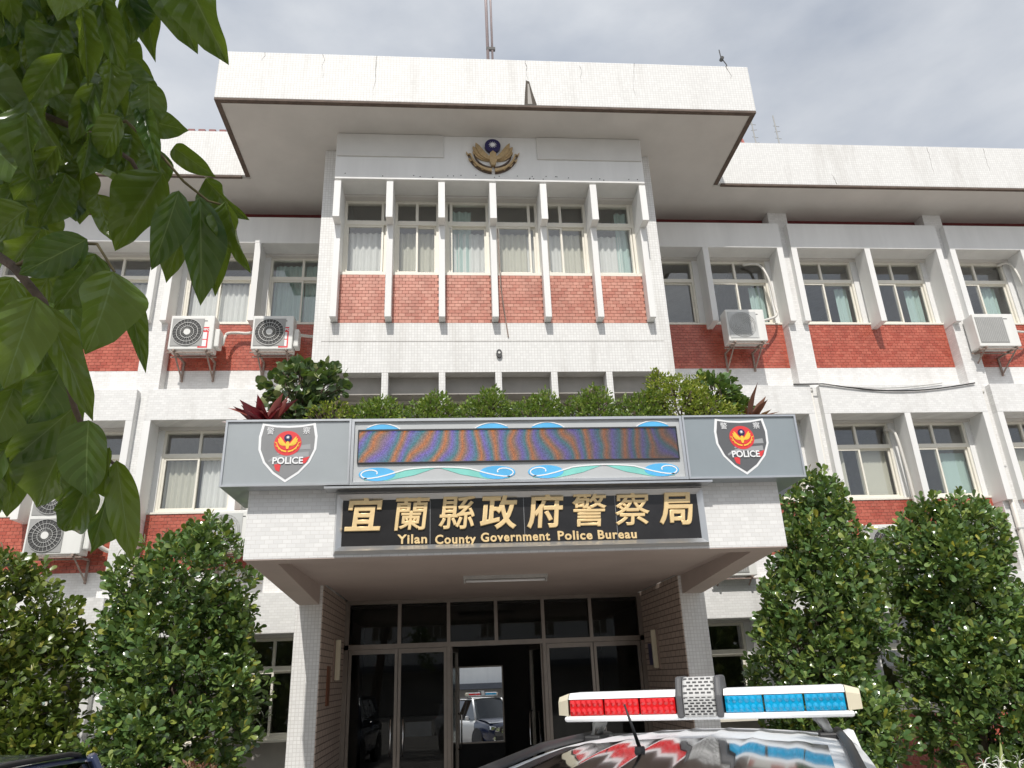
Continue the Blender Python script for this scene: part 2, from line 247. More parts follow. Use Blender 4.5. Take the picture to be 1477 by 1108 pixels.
# ------------------------------------------------------------------ mesh helpers
class G:
    def __init__(s): s.v = []; s.f = []
    def add(s, v, f):
        k = len(s.v); s.v += [tuple(p) for p in v]; s.f += [tuple(i+k for i in q) for q in f]; return s
    def box(s, x0, x1, y0, y1, z0, z1):
        v = [(x, y, z) for z in (z0, z1) for y in (y0, y1) for x in (x0, x1)]
        return s.add(v, [(0, 2, 3, 1), (4, 5, 7, 6), (0, 1, 5, 4), (2, 6, 7, 3), (0, 4, 6, 2), (1, 3, 7, 5)])
    def prism(s, poly, y0, y1):                     # polygon in x,z pushed along y
        n = len(poly); v = [(x, y0, z) for x, z in poly]+[(x, y1, z) for x, z in poly]
        area = sum(poly[i][0]*poly[(i+1) % n][1]-poly[(i+1) % n][0]*poly[i][1] for i in range(n))
        a, c = tuple(range(n)), tuple(range(2*n-1, n-1, -1))
        f = [a, c]+[(i+n, (i+1) % n+n, (i+1) % n, i) for i in range(n)]
        if area < 0: f = [tuple(reversed(q)) for q in f]
        return s.add(v, f)
    def prismx(s, poly, x0, x1):                    # polygon in y,z pushed along x
        n = len(poly); v = [(x0, y, z) for y, z in poly]+[(x1, y, z) for y, z in poly]
        return s.add(v, [tuple(reversed(range(n))), tuple(range(n, 2*n))]+[(i, (i+1) % n, (i+1) % n+n, i+n) for i in range(n)])
    def tube(s, pts, r, n=8, r2=None):
        pts = [Vector(p) for p in pts]; rings = []; m = len(pts)
        for i, p in enumerate(pts):
            d = (pts[min(i+1, m-1)]-pts[max(i-1, 0)]).normalized()
            a = d.cross(Vector((0, 0, 1)) if abs(d.z) < 0.9 else Vector((1, 0, 0))).normalized(); c = d.cross(a)
            rr = r if r2 is None else r+(r2-r)*i/(m-1)
            rings.append([p+a*math.cos(2*math.pi*k/n)*rr+c*math.sin(2*math.pi*k/n)*rr for k in range(n)])
        v = [q for g in rings for q in g]
        f = [(i*n+k, i*n+(k+1) % n, (i+1)*n+(k+1) % n, (i+1)*n+k) for i in range(m-1) for k in range(n)]
        f += [tuple(reversed(range(n))), tuple(range((m-1)*n, m*n))]
        return s.add(v, f)
    def disc(s, cx, cz, r, y0, y1, n=28, rz=None):
        return s.prism([(cx+r*math.cos(2*math.pi*k/n), cz+(rz or r)*math.sin(2*math.pi*k/n)) for k in range(n)], y0, y1)
    def ring(s, cx, cz, ro, ri, y0, y1, n=28):
        v = []
        for k in range(n):
            c, q = math.cos(2*math.pi*k/n), math.sin(2*math.pi*k/n)
            v += [(cx+ro*c, y0, cz+ro*q), (cx+ri*c, y0, cz+ri*q), (cx+ri*c, y1, cz+ri*q), (cx+ro*c, y1, cz+ro*q)]
        f = []
        for k in range(n):
            a, c = 4*k, 4*((k+1) % n)
            f += [(a+j, a+(j+1) % 4, c+(j+1) % 4, c+j) for j in range(4)]
        return s.add(v, f)
    def ribbon(s, pts, wd, y0, y1):                 # flat band along a path in x,z
        n = len(pts); L_, R_ = [], []
        for i, (x, z) in enumerate(pts):
            ax, az = pts[min(i+1, n-1)]; bx, bz = pts[max(i-1, 0)]; dx, dz = ax-bx, az-bz; q = math.hypot(dx, dz) or 1
            ww = wd(i/(n-1)) if callable(wd) else wd
            L_.append((x-dz/q*ww/2, z+dx/q*ww/2)); R_.append((x+dz/q*ww/2, z-dx/q*ww/2))
        v = [(x, y0, z) for x, z in L_]+[(x, y0, z) for x, z in R_]+[(x, y1, z) for x, z in L_]+[(x, y1, z) for x, z in R_]
        f = []
        for i in range(n-1):
            f += [(i, i+1, n+i+1, n+i), (2*n+i, 3*n+i, 3*n+i+1, 2*n+i+1), (i, 2*n+i, 2*n+i+1, i+1), (n+i, n+i+1, 3*n+i+1, 3*n+i)]
        f += [(0, n, 3*n, 2*n), (n-1, 3*n-1, 4*n-1, 2*n-1)]
        return s.add(v, f)
    def build(s, name, mat, parent=None, smooth=False, bevel=0.0, kind=None, local=False):
        me = bpy.data.meshes.new(name)
        off = Vector((0, 0, 0))
        if parent is not None and not local:
            p = parent
            while p is not None: off = off+p.location; p = p.parent
        me.from_pydata([(a-off.x, b_-off.y, c-off.z) for a, b_, c in s.v], [], s.f); me.materials.append(mat); me.update()
        if smooth: me.polygons.foreach_set('use_smooth', [True]*len(me.polygons))
        o = bpy.data.objects.new(name, me); col.objects.link(o); o.parent = parent
        if bevel:
            bm = o.modifiers.new('bevel', 'BEVEL'); bm.width = bevel; bm.segments = 2; bm.limit_method = 'ANGLE'
        if kind: o['kind'] = kind
        return o
def tag(o, label, cat, group=None):
    o['label'] = label; o['category'] = cat
    if group: o['group'] = group
    return o
def thing(name, label, cat, loc=(0, 0, 0), group=None):
    o = bpy.data.objects.new(name, None); col.objects.link(o); o.location = loc; o.empty_display_size = 0.2
    return tag(o, label, cat, group)
def B_(name, mat, parent, *b, bevel=0.0): return G().box(*b).build(name, mat, parent, bevel=bevel)
def copy_part(o, parent, loc):
    c = o.copy(); col.objects.link(c); c.parent = parent; c.location = loc
    for ch in o.children:
        k = ch.copy(); col.objects.link(k); k.parent = c
    return c
def text_mesh(body, size, extrude, offset=0.0, bevel=0.0, shear=0.0, spacing=1.0):
    c = bpy.data.curves.new('lettering', 'FONT'); c.body = body; c.size = size; c.extrude = extrude; c.offset = offset; c.bevel_depth = bevel; c.bevel_resolution = 1
    c.align_x = 'CENTER'; c.align_y = 'CENTER'; c.shear = shear; c.space_character = spacing; c.resolution_u = 3
    o = bpy.data.objects.new('lettering', c); col.objects.link(o); bpy.context.view_layer.update()
    dg = bpy.context.evaluated_depsgraph_get(); me = bpy.data.meshes.new_from_object(o.evaluated_get(dg)); bpy.data.objects.remove(o); bpy.data.curves.remove(c)
    return me
def letters(name, body, size, mat, parent, x, y, z, extrude=0.004, sx=1.0, **k):
    me = text_mesh(body, size, extrude, **k); me.materials.clear(); me.materials.append(mat)
    o = bpy.data.objects.new(name, me); col.objects.link(o); o.parent = parent
    off = Vector((0, 0, 0)); p = parent
    while p is not None: off = off+p.location; p = p.parent
    o.location = Vector((x, y, z))-off; o.rotation_euler = (math.pi/2, 0, 0); o.scale = (sx, 1, 1)
    return o

# ------------------------------------------------------------------ measured levels and planes (metres)
BAY = 3.60; A1, A2 = 6.221, 6.650
ZS, ZTOP = 11.399, 12.44                              # soffit and parapet
YW, YU, YP, YWIN = 0.0, -0.15, 0.271, 0.36
YR, YWR, RX = -3.098, -0.987, 4.765
YB, YF, YT, TX = -2.281, -2.026, -1.812, 3.09
FL = [dict(bt=11.011, bb=10.397, fb=8.655, sill=8.764, pb=7.769, nb=7.233),
      dict(bt=7.233, bb=6.628, fb=4.86, sill=4.985, pb=3.99, nb=3.526),
      dict(bt=3.526, bb=2.865, fb=1.12, sill=1.20, pb=0.22, nb=0.0)]

# ------------------------------------------------------------------ ground
g = G().box(-400, 400, -400, 400, -0.5, 0.0).build('ground', ASPH); g['kind'] = 'structure'

# ------------------------------------------------------------------ the police building
bld = thing('police_building', 'three storey white tiled police building with red spandrels and central entrance tower', 'building', (0, 0, 0))
# roofs
B_('main_roof', W_TILE, bld, -RX, RX, YR, 8.0, ZS+0.012, ZTOP, bevel=0.012)
for s in (-1, 1):
    a, c = sorted((s*RX, s*17.9))
    B_('wing_roof', W_TILE, bld, a+0.002, c-0.002, YWR, 8.0, ZS+0.012, ZTOP+(0.03 if s > 0 else 0.03), bevel=0.012)
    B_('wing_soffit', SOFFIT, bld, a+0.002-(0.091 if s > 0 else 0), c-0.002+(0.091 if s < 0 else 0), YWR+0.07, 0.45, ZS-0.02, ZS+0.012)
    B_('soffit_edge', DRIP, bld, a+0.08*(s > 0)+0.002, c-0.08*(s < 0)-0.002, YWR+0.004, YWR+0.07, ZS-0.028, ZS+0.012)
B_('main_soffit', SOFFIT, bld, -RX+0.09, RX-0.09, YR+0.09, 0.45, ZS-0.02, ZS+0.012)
G().box(-RX+0.004, RX-0.004, YR+0.004, YR+0.09, ZS-0.03, ZS+0.012).box(-RX+0.004, -RX+0.09, YR+0.09, YWR+0.004, ZS-0.03, ZS+0.012).box(RX-0.09, RX-0.004, YR+0.09, YWR+0.004, ZS-0.03, ZS+0.012).build('soffit_edge', DRIP, bld)
B_('roof_trim', REDTRIM, bld, -9.4, -RX-0.02, YWR+0.12, YWR+0.3, ZTOP+0.03, ZTOP+0.09)
for k in range(22): B_('ridge_tile', REDTRIM, bld, -9.3+k*0.205, -9.17+k*0.205, YWR+0.06, YWR+0.3, ZTOP+0.062, ZTOP+0.125)
# cracks and a patch where tiles have come off the parapet
CRACK = plain('parapet_crack', (0.10, 0.085, 0.07), 0.9, 0.3, 40.0)
def crack(x, z0, z1, y, wid=0.012, seed=0):
    q = random.Random(seed); n = 9
    xx = [0.0]
    for i in range(n-1): xx.append(xx[-1]+q.uniform(-0.022, 0.022))
    pts = [(x+xx[i], z0+(z1-z0)*i/(n-1)) for i in range(n)]
    G().ribbon(pts, lambda t_: 0.6*wid*(0.2+q.random())*(1.1-t_), y-0.003, y+0.01).build('parapet_crack', CRACK, bld)
crack(0.62, ZTOP, ZTOP-0.45, YR, 0.022, 1); crack(-3.0, ZTOP, ZTOP-0.55, YR, 0.010, 2); crack(-2.05, ZTOP, ZTOP-0.9, YR, 0.016, 3); crack(2.62, ZTOP, ZTOP-0.8, YR, 0.012, 4)
crack(4.35, ZTOP, ZTOP-0.3, YR, 0.02, 5); crack(1.6, ZTOP-0.1, ZTOP-0.5, YR, 0.008, 6); crack(7.35, ZS+0.03, ZS+0.3, YWR, 0.03, 7); crack(9.6, ZTOP, ZTOP-0.7, YWR, 0.012, 8); crack(10.9, ZTOP, ZTOP-0.6, YWR, 0.01, 9); crack(-4.0, ZTOP, ZTOP-0.2, YR, 0.01, 12)
q = random.Random(5)
G().prism([(0.60, ZTOP-0.47), (0.66, ZTOP-0.5), (0.70, ZTOP-0.72), (0.77, ZTOP-1.02), (0.55, ZTOP-1.02), (0.57, ZTOP-0.75)], YR-0.004, YR+0.01).build('bare_patch', CRACK, bld)
G().prism([(0.625, ZTOP-0.55), (0.65, ZTOP-0.56), (0.69, ZTOP-1.01), (0.61, ZTOP-1.01)], YR-0.007, YR+0.008).build('bare_patch', CONC, bld)

# red tile cladding: tiles proud of a pale grout bed, running bond
TW, TH, JT = 0.112, 0.0625, 0.007
NTILE = [0]
tile_g = G().box(-TW/2+JT/2, TW/2-JT/2, -0.012, 0.0, -TH/2+JT/2, TH/2-JT/2)
def red_panel(x0, x1, z0, z1, y, single=False):
    bed = B_('red_panel', BGROUT if single else GROUT, bld, x0, x1, y, y+0.10, z0, z1)
    rows = max(1, round((z1-z0)/TH)); th = (z1-z0)/rows; gj = G(); me = None
    for i in range(rows):
        zc = z0+th*(i+0.5); x = x0-(TW/2 if i % 2 else 0)
        while x < x1-0.01:
            a, c = max(x, x0)+JT/2, min(x+TW, x1)-JT/2
            if c-a > 0.02:
                if single and NTILE[0] < 300 and c-a > TW*0.8:
                    if 'tile' not in CACHE:
                        o = tile_g.build('tile', PALETILE, bed, local=True); CACHE['tile'] = o.data
                    else:
                        o = bpy.data.objects.new('tile', CACHE['tile']); col.objects.link(o); o.parent = bed
                    o.location = ((a+c)/2, y, zc); NTILE[0] += 1
                else: gj.box(a, c, y-0.012+rnd.uniform(-0.0015, 0.0015), y, zc-th/2+JT/2, zc+th/2-JT/2)
            x += TW
    if gj.v: gj.build('red_tiles', PALETILE if single else REDTILE, bed, kind='stuff')
CACHE = {}

# windows: one builder, four panes each (two fixed lights above two sliding sashes)
def curtain_mesh(x0, x1, z0, z1, y, amp, waves, vertical_slats=False):
    g = G(); n = max(4, int((x1-x0)/0.018)) if not vertical_slats else 0
    if vertical_slats:
        x = x0
        while x < x1-0.05:
            g.add([(x, y+0.02, z0), (x+0.08, y-0.012, z0), (x+0.08, y-0.012, z1), (x, y+0.02, z1)], [(0, 1, 2, 3)]); x += 0.085
        return g
    for i in range(n+1):
        xx = x0+(x1-x0)*i/n; yy = y+amp*math.sin(waves*2*math.pi*i/n+0.6*math.sin(5.1*i/n))
        g.v += [(xx, yy, z0), (xx, yy, z1)]
    g.f += [(2*i, 2*i+2, 2*i+3, 2*i+1) for i in range(n)]
    return g
def window(x0, x1, z0, z1, y, cur=(), tr=0.30, split=0.5, fw=0.045, glassmat=None, sash=True, lsplit=None):
    """cur: list of (fraction0, fraction1, material, slats, top_fraction)"""
    glassmat = glassmat or GLASS; zt = z1-(z1-z0)*tr; xm = x0+(x1-x0)*split; xl = x0+(x1-x0)*(lsplit if lsplit is not None else split)
    g = G()
    g.box(x0, x0+fw, y, y+0.09, z0, z1).box(x1-fw, x1, y, y+0.09, z0, z1).box(x0+fw, x1-fw, y-0.004, y+0.09, z0, z0+fw*1.3).box(x0+fw, x1-fw, y, y+0.09, z1-fw, z1).box(x0+fw, x1-fw, y-0.004, y+0.09, zt-fw*0.9, zt+fw*0.9)
    g.box(xm-fw/2, xm+fw/2, y+0.003, y+0.07, zt+fw*0.9, z1-fw)
    wn_ = g.build('window', FRAME, bld)
    def pane(a, c, d, e, yy, sashed):
        p = G().box(a, c, yy, yy+0.006, d, e).build('pane', glassmat, wn_)
        if sashed:
            s_ = 0.035; G().box(a, a+s_, yy-0.014, yy+0.02, d, e).box(c-s_, c, yy-0.014, yy+0.02, d, e).box(a+s_, c-s_, yy-0.014, yy+0.02, d, d+s_).box(a+s_, c-s_, yy-0.014, yy+0.02, e-s_, e).build('sash', FRAME, wn_)
    pane(x0+fw, xm-fw/2, zt+fw*0.9, z1-fw, y+0.04, False); pane(xm+fw/2, x1-fw, zt+fw*0.9, z1-fw, y+0.04, False)
    pane(x0+fw, xl+0.02, z0+fw*1.3, zt-fw*0.9, y+0.024, True); pane(xl-0.02, x1-fw, z0+fw*1.3, zt-fw*0.9, y+0.06, True)
    for (a, c, mt, slats, tf) in cur:
        X0, X1 = x0+(x1-x0)*a, x0+(x1-x0)*c
        curtain_mesh(X0, X1, z0+0.03, z0+(z1-z0)*tf, y+0.20, 0.022, max(2, (X1-X0)/0.11), slats).build('curtain', mt, wn_, smooth=not slats)
    return wn_
def win_dark(x0, x1, z0, z1, y): return window(x0, x1, z0, z1, y)

# wing bays: pillar, projecting head beam with three fins, windows, red spandrel, white band
def xs(s, a, c): return (a, c) if s > 0 else (-c, -a)
CUR = {  # (side, unit, floor, half) -> curtains; half 0 is nearer the tower
 (1, 1, 0, 0): [], (1, 1, 0, 1): [(0.72, 0.98, CURT_T, False, 0.66)],
 (1, 2, 0, 0): [(0.72, 0.93, CURT_T, False, 0.64)], (1, 2, 0, 1): [(0.70, 0.95, CURT_T, False, 0.62)],
 (1, 3, 0, 0): [(0.55, 0.85, CURT_T, False, 0.66)], (1, 3, 0, 1): [],
 (1, 2, 1, 0): [(0.03, 0.28, BLIND, False, 0.67), (0.5, 0.98, BLIND, True, 0.70)], (1, 2, 1, 1): [(0.03, 0.22, CURT_T, False, 0.6), (0.60, 0.97, CURT_T, True, 0.62)],
 (1, 3, 1, 0): [(0.03, 0.9, BLIND, True, 0.66)],
 (-1, 1, 0, 0): [(0.52, 0.98, CURT_T, False, 0.95), (0.05, 0.5, CURT_T, False, 0.95)], (-1, 1, 0, 1): [(0.03, 0.97, CURT_W, False, 0.66)],
 (-1, 2, 0, 0): [(0.03, 0.97, CURT_W, False, 0.66)], (-1, 2, 0, 1): [(0.03, 0.97, CURT_W, False, 0.66)],
 (-1, 1, 1, 1): [(0.03, 0.47, BLIND, False, 0.66), (0.53, 0.98, CURT_W, False, 0.66)], (-1, 1, 1, 0): [(0.03, 0.95, CURT_W, False, 0.66)],
 (-1, 2, 1, 0): [(0.03, 0.97, CURT_W, False, 0.66)], (-1, 2, 1, 1): [(0.03, 0.97, CURT_W, False, 0.66)],
}
for s in (-1, 1):
    for u in (1, 2, 3):
        xa, xc = A2+(u-2)*BAY, A1+(u-1)*BAY                 # clear bay between pillars
        if u == 1: xa = TX
        for fi, F in enumerate(FL):
            ua = xa-0.12 if u > 1 else xa+0.003
            a, c = xs(s, ua, xc+0.12)
            B_('beam', PAINT if fi == 0 else W_TILE2, bld, a, c, YU, YP-0.004, F['bb'], F['bt'], bevel=0.008)
            mid = (A2+(u-2)*BAY+xc)/2
            fins = [(xc-0.006, xc+0.12), (mid-0.062, mid+0.062)]+([(xa-0.12, xa+0.006)] if u > 1 else [])
            for (fa, fc) in fins:
                a, c = xs(s, fa, fc); B_('fin', PAINT, bld, a, c, YU+0.002, YP-0.004, F['fb'], F['bb']+0.001, bevel=0.006)
            # spandrel, band, wall over the beam
            a, c = xs(s, xa, xc)
            if fi < 2 or u > 1: red_panel(a, c, F['pb'], F['sill'], YP)
            B_('wall_band', W_TILE2, bld, a, c, YP-0.006, YP+0.12, F['nb']-0.02, F['pb'])
            B_('wall', CONC, bld, a, c, YP+0.122, YP+0.25, F['nb']-0.6, F['sill']-0.002)
            if fi == 0: B_('red_frieze', REDTRIM, bld, a, c, YP+0.02, YP+0.12, F['bt'], ZS-0.021)  # eave shade put into the colour: darker red than the spandrel tile
            B_('lintel', SOFFIT, bld, a, c, YP-0.003, YP+0.25, F['bb']-0.05, F['bt']-0.01)
            B_('sill', FRAME, bld, a, c, YP-0.03, YP+0.12, F['sill'], F['sill']+0.035)
            for h, (wa, wc) in enumerate(((A2+(u-2)*BAY+0.10, mid-0.16), (mid+0.16, xc-0.10))):
                if u == 1 and h == 0: wa = max(wa, TX+0.06)
                B_('jamb', PAINT, bld, *xs(s, wc, min(wc+0.25, xc) if h == 0 else xc), YWIN-0.03, YWIN+0.13, F['sill']+0.035, F['bb']-0.05)
                if wa-xa > 0.02 and h == 0: B_('jamb', PAINT, bld, *xs(s, xa, wa), YWIN-0.03, YWIN+0.13, F['sill']+0.035, F['bb']-0.05)
                if h == 1: B_('jamb', PAINT, bld, *xs(s, mid, wa), YWIN-0.029, YWIN+0.129, F['sill']+0.035, F['bb']-0.05)
                a2_, c2_ = xs(s, wa, wc)
                window(a2_, c2_, F['sill']+0.036, F['bb']-0.051, YWIN, CUR.get((s, u, fi, h), [(0.05, 0.5, CURT_T, False, 0.66)] if rnd.random() < 0.4 else []), tr=0.31, split=0.47 if s > 0 else 0.5)
        a, c = xs(s, A1+(u-1)*BAY, A2+(u-1)*BAY)
        B_('pillar', W_TILE2, bld, a, c, YW, YP+0.25, 0.0, ZS-0.021, bevel=0.008)
    # end wall of the wing
    a, c = xs(s, A2+2*BAY, A2+2*BAY+0.3); B_('end_wall', W_TILE2, bld, a+0.003*s, c+0.003*s, YP, 8.0, 0.0, ZS-0.021)
# rooms behind the glass
for z in (7.45, 3.75): B_('floor_slab', INTER, bld, -13.8, 13.8, YP+0.26, 7.9, z, z+0.2)
B_('back_wall', INTER, bld, -13.8, 13.8, 7.9, 8.1, 0.0, ZS-0.021)
for x in (-9.95, -6.35, 6.35, 9.95): B_('partition', INTER, bld, x-0.05, x+0.05, YP+0.26, 7.9, 0.01, ZS-0.021)

# ---- central tower
for s in (-1, 1):
    a, c = xs(s, 2.812, TX)
    B_('tower_pier', W_TILE, bld, a, c, YT, YP+0.25, 3.55, ZS-0.021, bevel=0.01)
B_('tower_beam', PAINT, bld, -2.81, 2.81, YB, YT-0.002, 10.40, ZS-0.021, bevel=0.01)
for xa, xc in ((-2.79, -0.88), (0.84, 2.79)): B_('blank_panel', plain('blank_panel_%d' % (xa > 0), (0.68, 0.67, 0.64), 0.5, 0.06, 2.0), bld, xa, xc, YB-0.03, YB, 10.88, ZS-0.03, bevel=0.004)
q = random.Random(3)
for k in range(26): 
    x = q.uniform(-2.7, 2.7); z = 10.47+q.uniform(-0.02, 0.05); G().disc(x, z, 0.010, YB-0.004, YB+0.01, 6).build('weep_hole', ACD, bld)
SP = 5.50/6; FX = [-2.75+SP*k for k in range(7)]
for x in FX:
    B_('fin_head', PAINT, bld, x-0.06, x+0.06, YB+0.003, YT+0.239, 9.607, 10.361, bevel=0.006)
    B_('fin', PAINT, bld, x-0.055, x+0.055, YF, YT+0.24, 7.79, 9.6075, bevel=0.006)
B_('tower_lintel', SOFFIT, bld, -2.81, 2.81, YT-0.001, YT+0.3, 10.36, ZS-0.021)
tcur = [[(0.05, 0.95, CURT_W, False, 0.64)], [(0.05, 0.47, BLIND, False, 0.64), (0.52, 0.95, BLIND, False, 0.64)], [(0.1, 0.95, CURT_W, False, 0.64), (0.1, 0.6, CURT_T, False, 0.95)], [(0.05, 0.75, BLIND, False, 0.64), (0.75, 0.98, CURT_W, False, 0.62)], [(0.05, 0.4, CURT_W, False, 0.63), (0.45, 0.95, BLIND, False, 0.64)], [(0.03, 0.7, CURT_W, False, 0.62), (0.6, 0.9, CURT_T, False, 0.95)]]
for k in range(6):
    xa, xc = FX[k]+0.055, FX[k+1]-0.055
    red_panel(xa, xc, 7.775, 8.72, YT+0.012, single=True)
    B_('sill', FRAME, bld, xa, xc, YT+0.0, YT+0.14, 8.72, 8.775)
    window(xa+0.001, xc-0.001, 8.776, 10.359, YT+0.14, tcur[k], tr=0.30, split=(0.86, 0.5, 0.14, 0.8, 0.4, 0.9)[k], fw=0.05)
B_('tower_wall', CONC, bld, -2.811, 2.811, YT+0.12, YT+0.135, 7.6, 8.719)
B_('tower_band', W_TILE, bld, -2.811, 2.811, YT+0.001, YT+0.25, 6.854, 7.774)
B_('band_joint', plain('joint_line', (0.45, 0.43, 0.40), 0.8), bld, -2.95, 2.95, YT-0.004, YT+0.002, 7.425, 7.433)
F2 = [-2.81, -1.87, -0.92, 0.03, 0.98, 1.93, 2.80]
for x in F2[1:-1]: B_('fin', W_TILE, bld, x-0.055, x+0.055, YT+0.002, YT+0.55, 4.2, 6.8535, bevel=0.006)
for k in range(6):
    xa, xc = F2[k]+(0.055 if k else 0.0), F2[k+1]-(0.055 if k < 5 else -0.01)
    window(xa+0.01, xc-0.01, 4.95, 6.55, YT+0.56, [(0.05, 0.95, CURT_T, False, 0.5)] if k in (0,) else [], tr=0.33, split=0.5)
    B_('lintel', CONC, bld, xa, xc, YT+0.25, YT+0.6, 6.5505, 6.853)
B_('tower_wall', W_TILE2, bld, -2.811, 2.811, YT+0.551, YT+0.7, 4.0, 4.949)
for z in (7.0, 3.62): B_('tower_slab', INTER, bld, -2.8, 2.8, YT+0.26, YP+0.26, z, z+0.15) if z > 5 else None
# stains under the fins, small lens over the band
# ---- entrance recess
CX0, CX1, YC, YD = 2.646, 3.039, -2.0, 0.445
for s in (-1, 1):
    a, c = xs(s, CX0+0.012, CX1); B_('column', W_TILE, bld, a, c, YC, YD+0.2, 0.0, 3.56, bevel=0.012)
    a, c = xs(s, CX0, CX0+0.014); B_('side_cladding', BROWN_TILE, bld, a, c, YC+0.012, YD, 0.0, 3.40)
# canopy
CZ0, YE = 3.40, -5.20
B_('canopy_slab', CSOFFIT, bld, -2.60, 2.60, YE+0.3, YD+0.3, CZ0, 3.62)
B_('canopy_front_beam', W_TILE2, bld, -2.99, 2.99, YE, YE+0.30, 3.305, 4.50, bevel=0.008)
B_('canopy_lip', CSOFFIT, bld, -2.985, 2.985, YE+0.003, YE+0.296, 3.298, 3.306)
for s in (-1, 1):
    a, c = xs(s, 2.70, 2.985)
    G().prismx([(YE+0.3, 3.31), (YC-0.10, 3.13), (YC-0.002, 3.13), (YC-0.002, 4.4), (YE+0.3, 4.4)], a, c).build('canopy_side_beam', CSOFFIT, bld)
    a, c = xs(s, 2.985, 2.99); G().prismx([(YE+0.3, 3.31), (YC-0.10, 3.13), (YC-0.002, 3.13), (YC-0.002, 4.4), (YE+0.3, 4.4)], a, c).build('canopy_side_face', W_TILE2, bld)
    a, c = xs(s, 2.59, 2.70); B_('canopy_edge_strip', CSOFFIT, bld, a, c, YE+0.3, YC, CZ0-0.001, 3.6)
B_('canopy_bed', SOIL, bld, -2.98, 2.98, YE+0.301, YC-0.003, 4.25, 4.55)
# doors
B_('door_head', STEEL, bld, -CX0, CX0, YD-0.05, YD+0.06, 3.33, CZ0-0.002)
B_('transom_bar', STEEL, bld, -CX0, CX0, YD-0.05, YD+0.06, 2.58, 2.66)
for s in (-1, 1): B_('door_jamb', STEEL, bld, *xs(s, CX0-0.08, CX0-0.001), YD-0.05, YD+0.06, 0.15, 3.33)
tx = [-2.566, -1.70, -0.84, 0.0, 0.84, 1.70, 2.566]
for k, x in enumerate(tx[1:-1]): B_('mullion', STEEL, bld, x-0.03, x+0.03, YD-0.045, YD+0.055, (0.15 if abs(x) == 0.84 else 2.66), 3.33 if abs(x) != 0.84 else 2.58)
for x in (-0.84, 0.84): B_('mullion', STEEL, bld, x-0.03, x+0.03, YD-0.045, YD+0.055, 2.66, 3.33)
for k in range(6): G().box(tx[k]+0.03, tx[k+1]-0.03, YD, YD+0.008, 2.66, 3.33).build('transom_pane', DGLASS, bld)
def door(x0, x1, ang=0.0, hinge=None):
    d = G(); fw = 0.05
    d.box(x0, x0+fw, YD-0.03, YD+0.03, 0.17, 2.575).box(x1-fw, x1, YD-0.03, YD+0.03, 0.17, 2.575).box(x0+fw, x1-fw, YD-0.03, YD+0.03, 0.17, 0.35).box(x0+fw, x1-fw, YD-0.03, YD+0.03, 2.50, 2.575)
    o = d.build('door', STEEL, bld)
    G().box(x0+fw, x1-fw, YD-0.004, YD+0.004, 0.35, 2.50).build('pane', DGLASS, o)
    hx = x1-0.10 if hinge == 'l' else x0+0.10
    G().tube([(hx, YD-0.03, 0.9), (hx, YD-0.09, 0.93), (hx, YD-0.09, 1.45), (hx, YD-0.03, 1.48)], 0.014).build('handle', CHROME, o, smooth=True)
    if ang:
        hp = Vector(((x0 if hinge == 'l' else x1), YD, 0)); o.location = hp-Matrix.Rotation(ang, 3, 'Z') @ hp; o.rotation_euler.z = ang
    return o
door(-2.56, -1.72, 0, 'l'); door(-1.71, -0.875, 0, 'r'); door(0.875, 1.71, 0, 'l'); door(1.72, 2.56, 0, 'r')
door(-0.805, -0.02, R(82), 'l'); door(0.02, 0.805, R(-80), 'r')
# lobby
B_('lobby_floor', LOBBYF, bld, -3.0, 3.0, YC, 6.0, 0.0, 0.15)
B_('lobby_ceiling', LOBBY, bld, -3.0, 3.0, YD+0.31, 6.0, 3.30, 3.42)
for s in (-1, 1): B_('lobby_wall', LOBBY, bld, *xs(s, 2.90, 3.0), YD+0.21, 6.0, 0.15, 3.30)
B_('lobby_back_wall', LOBBY, bld, -2.9, 2.9, 5.85, 6.0, 0.15, 3.30)

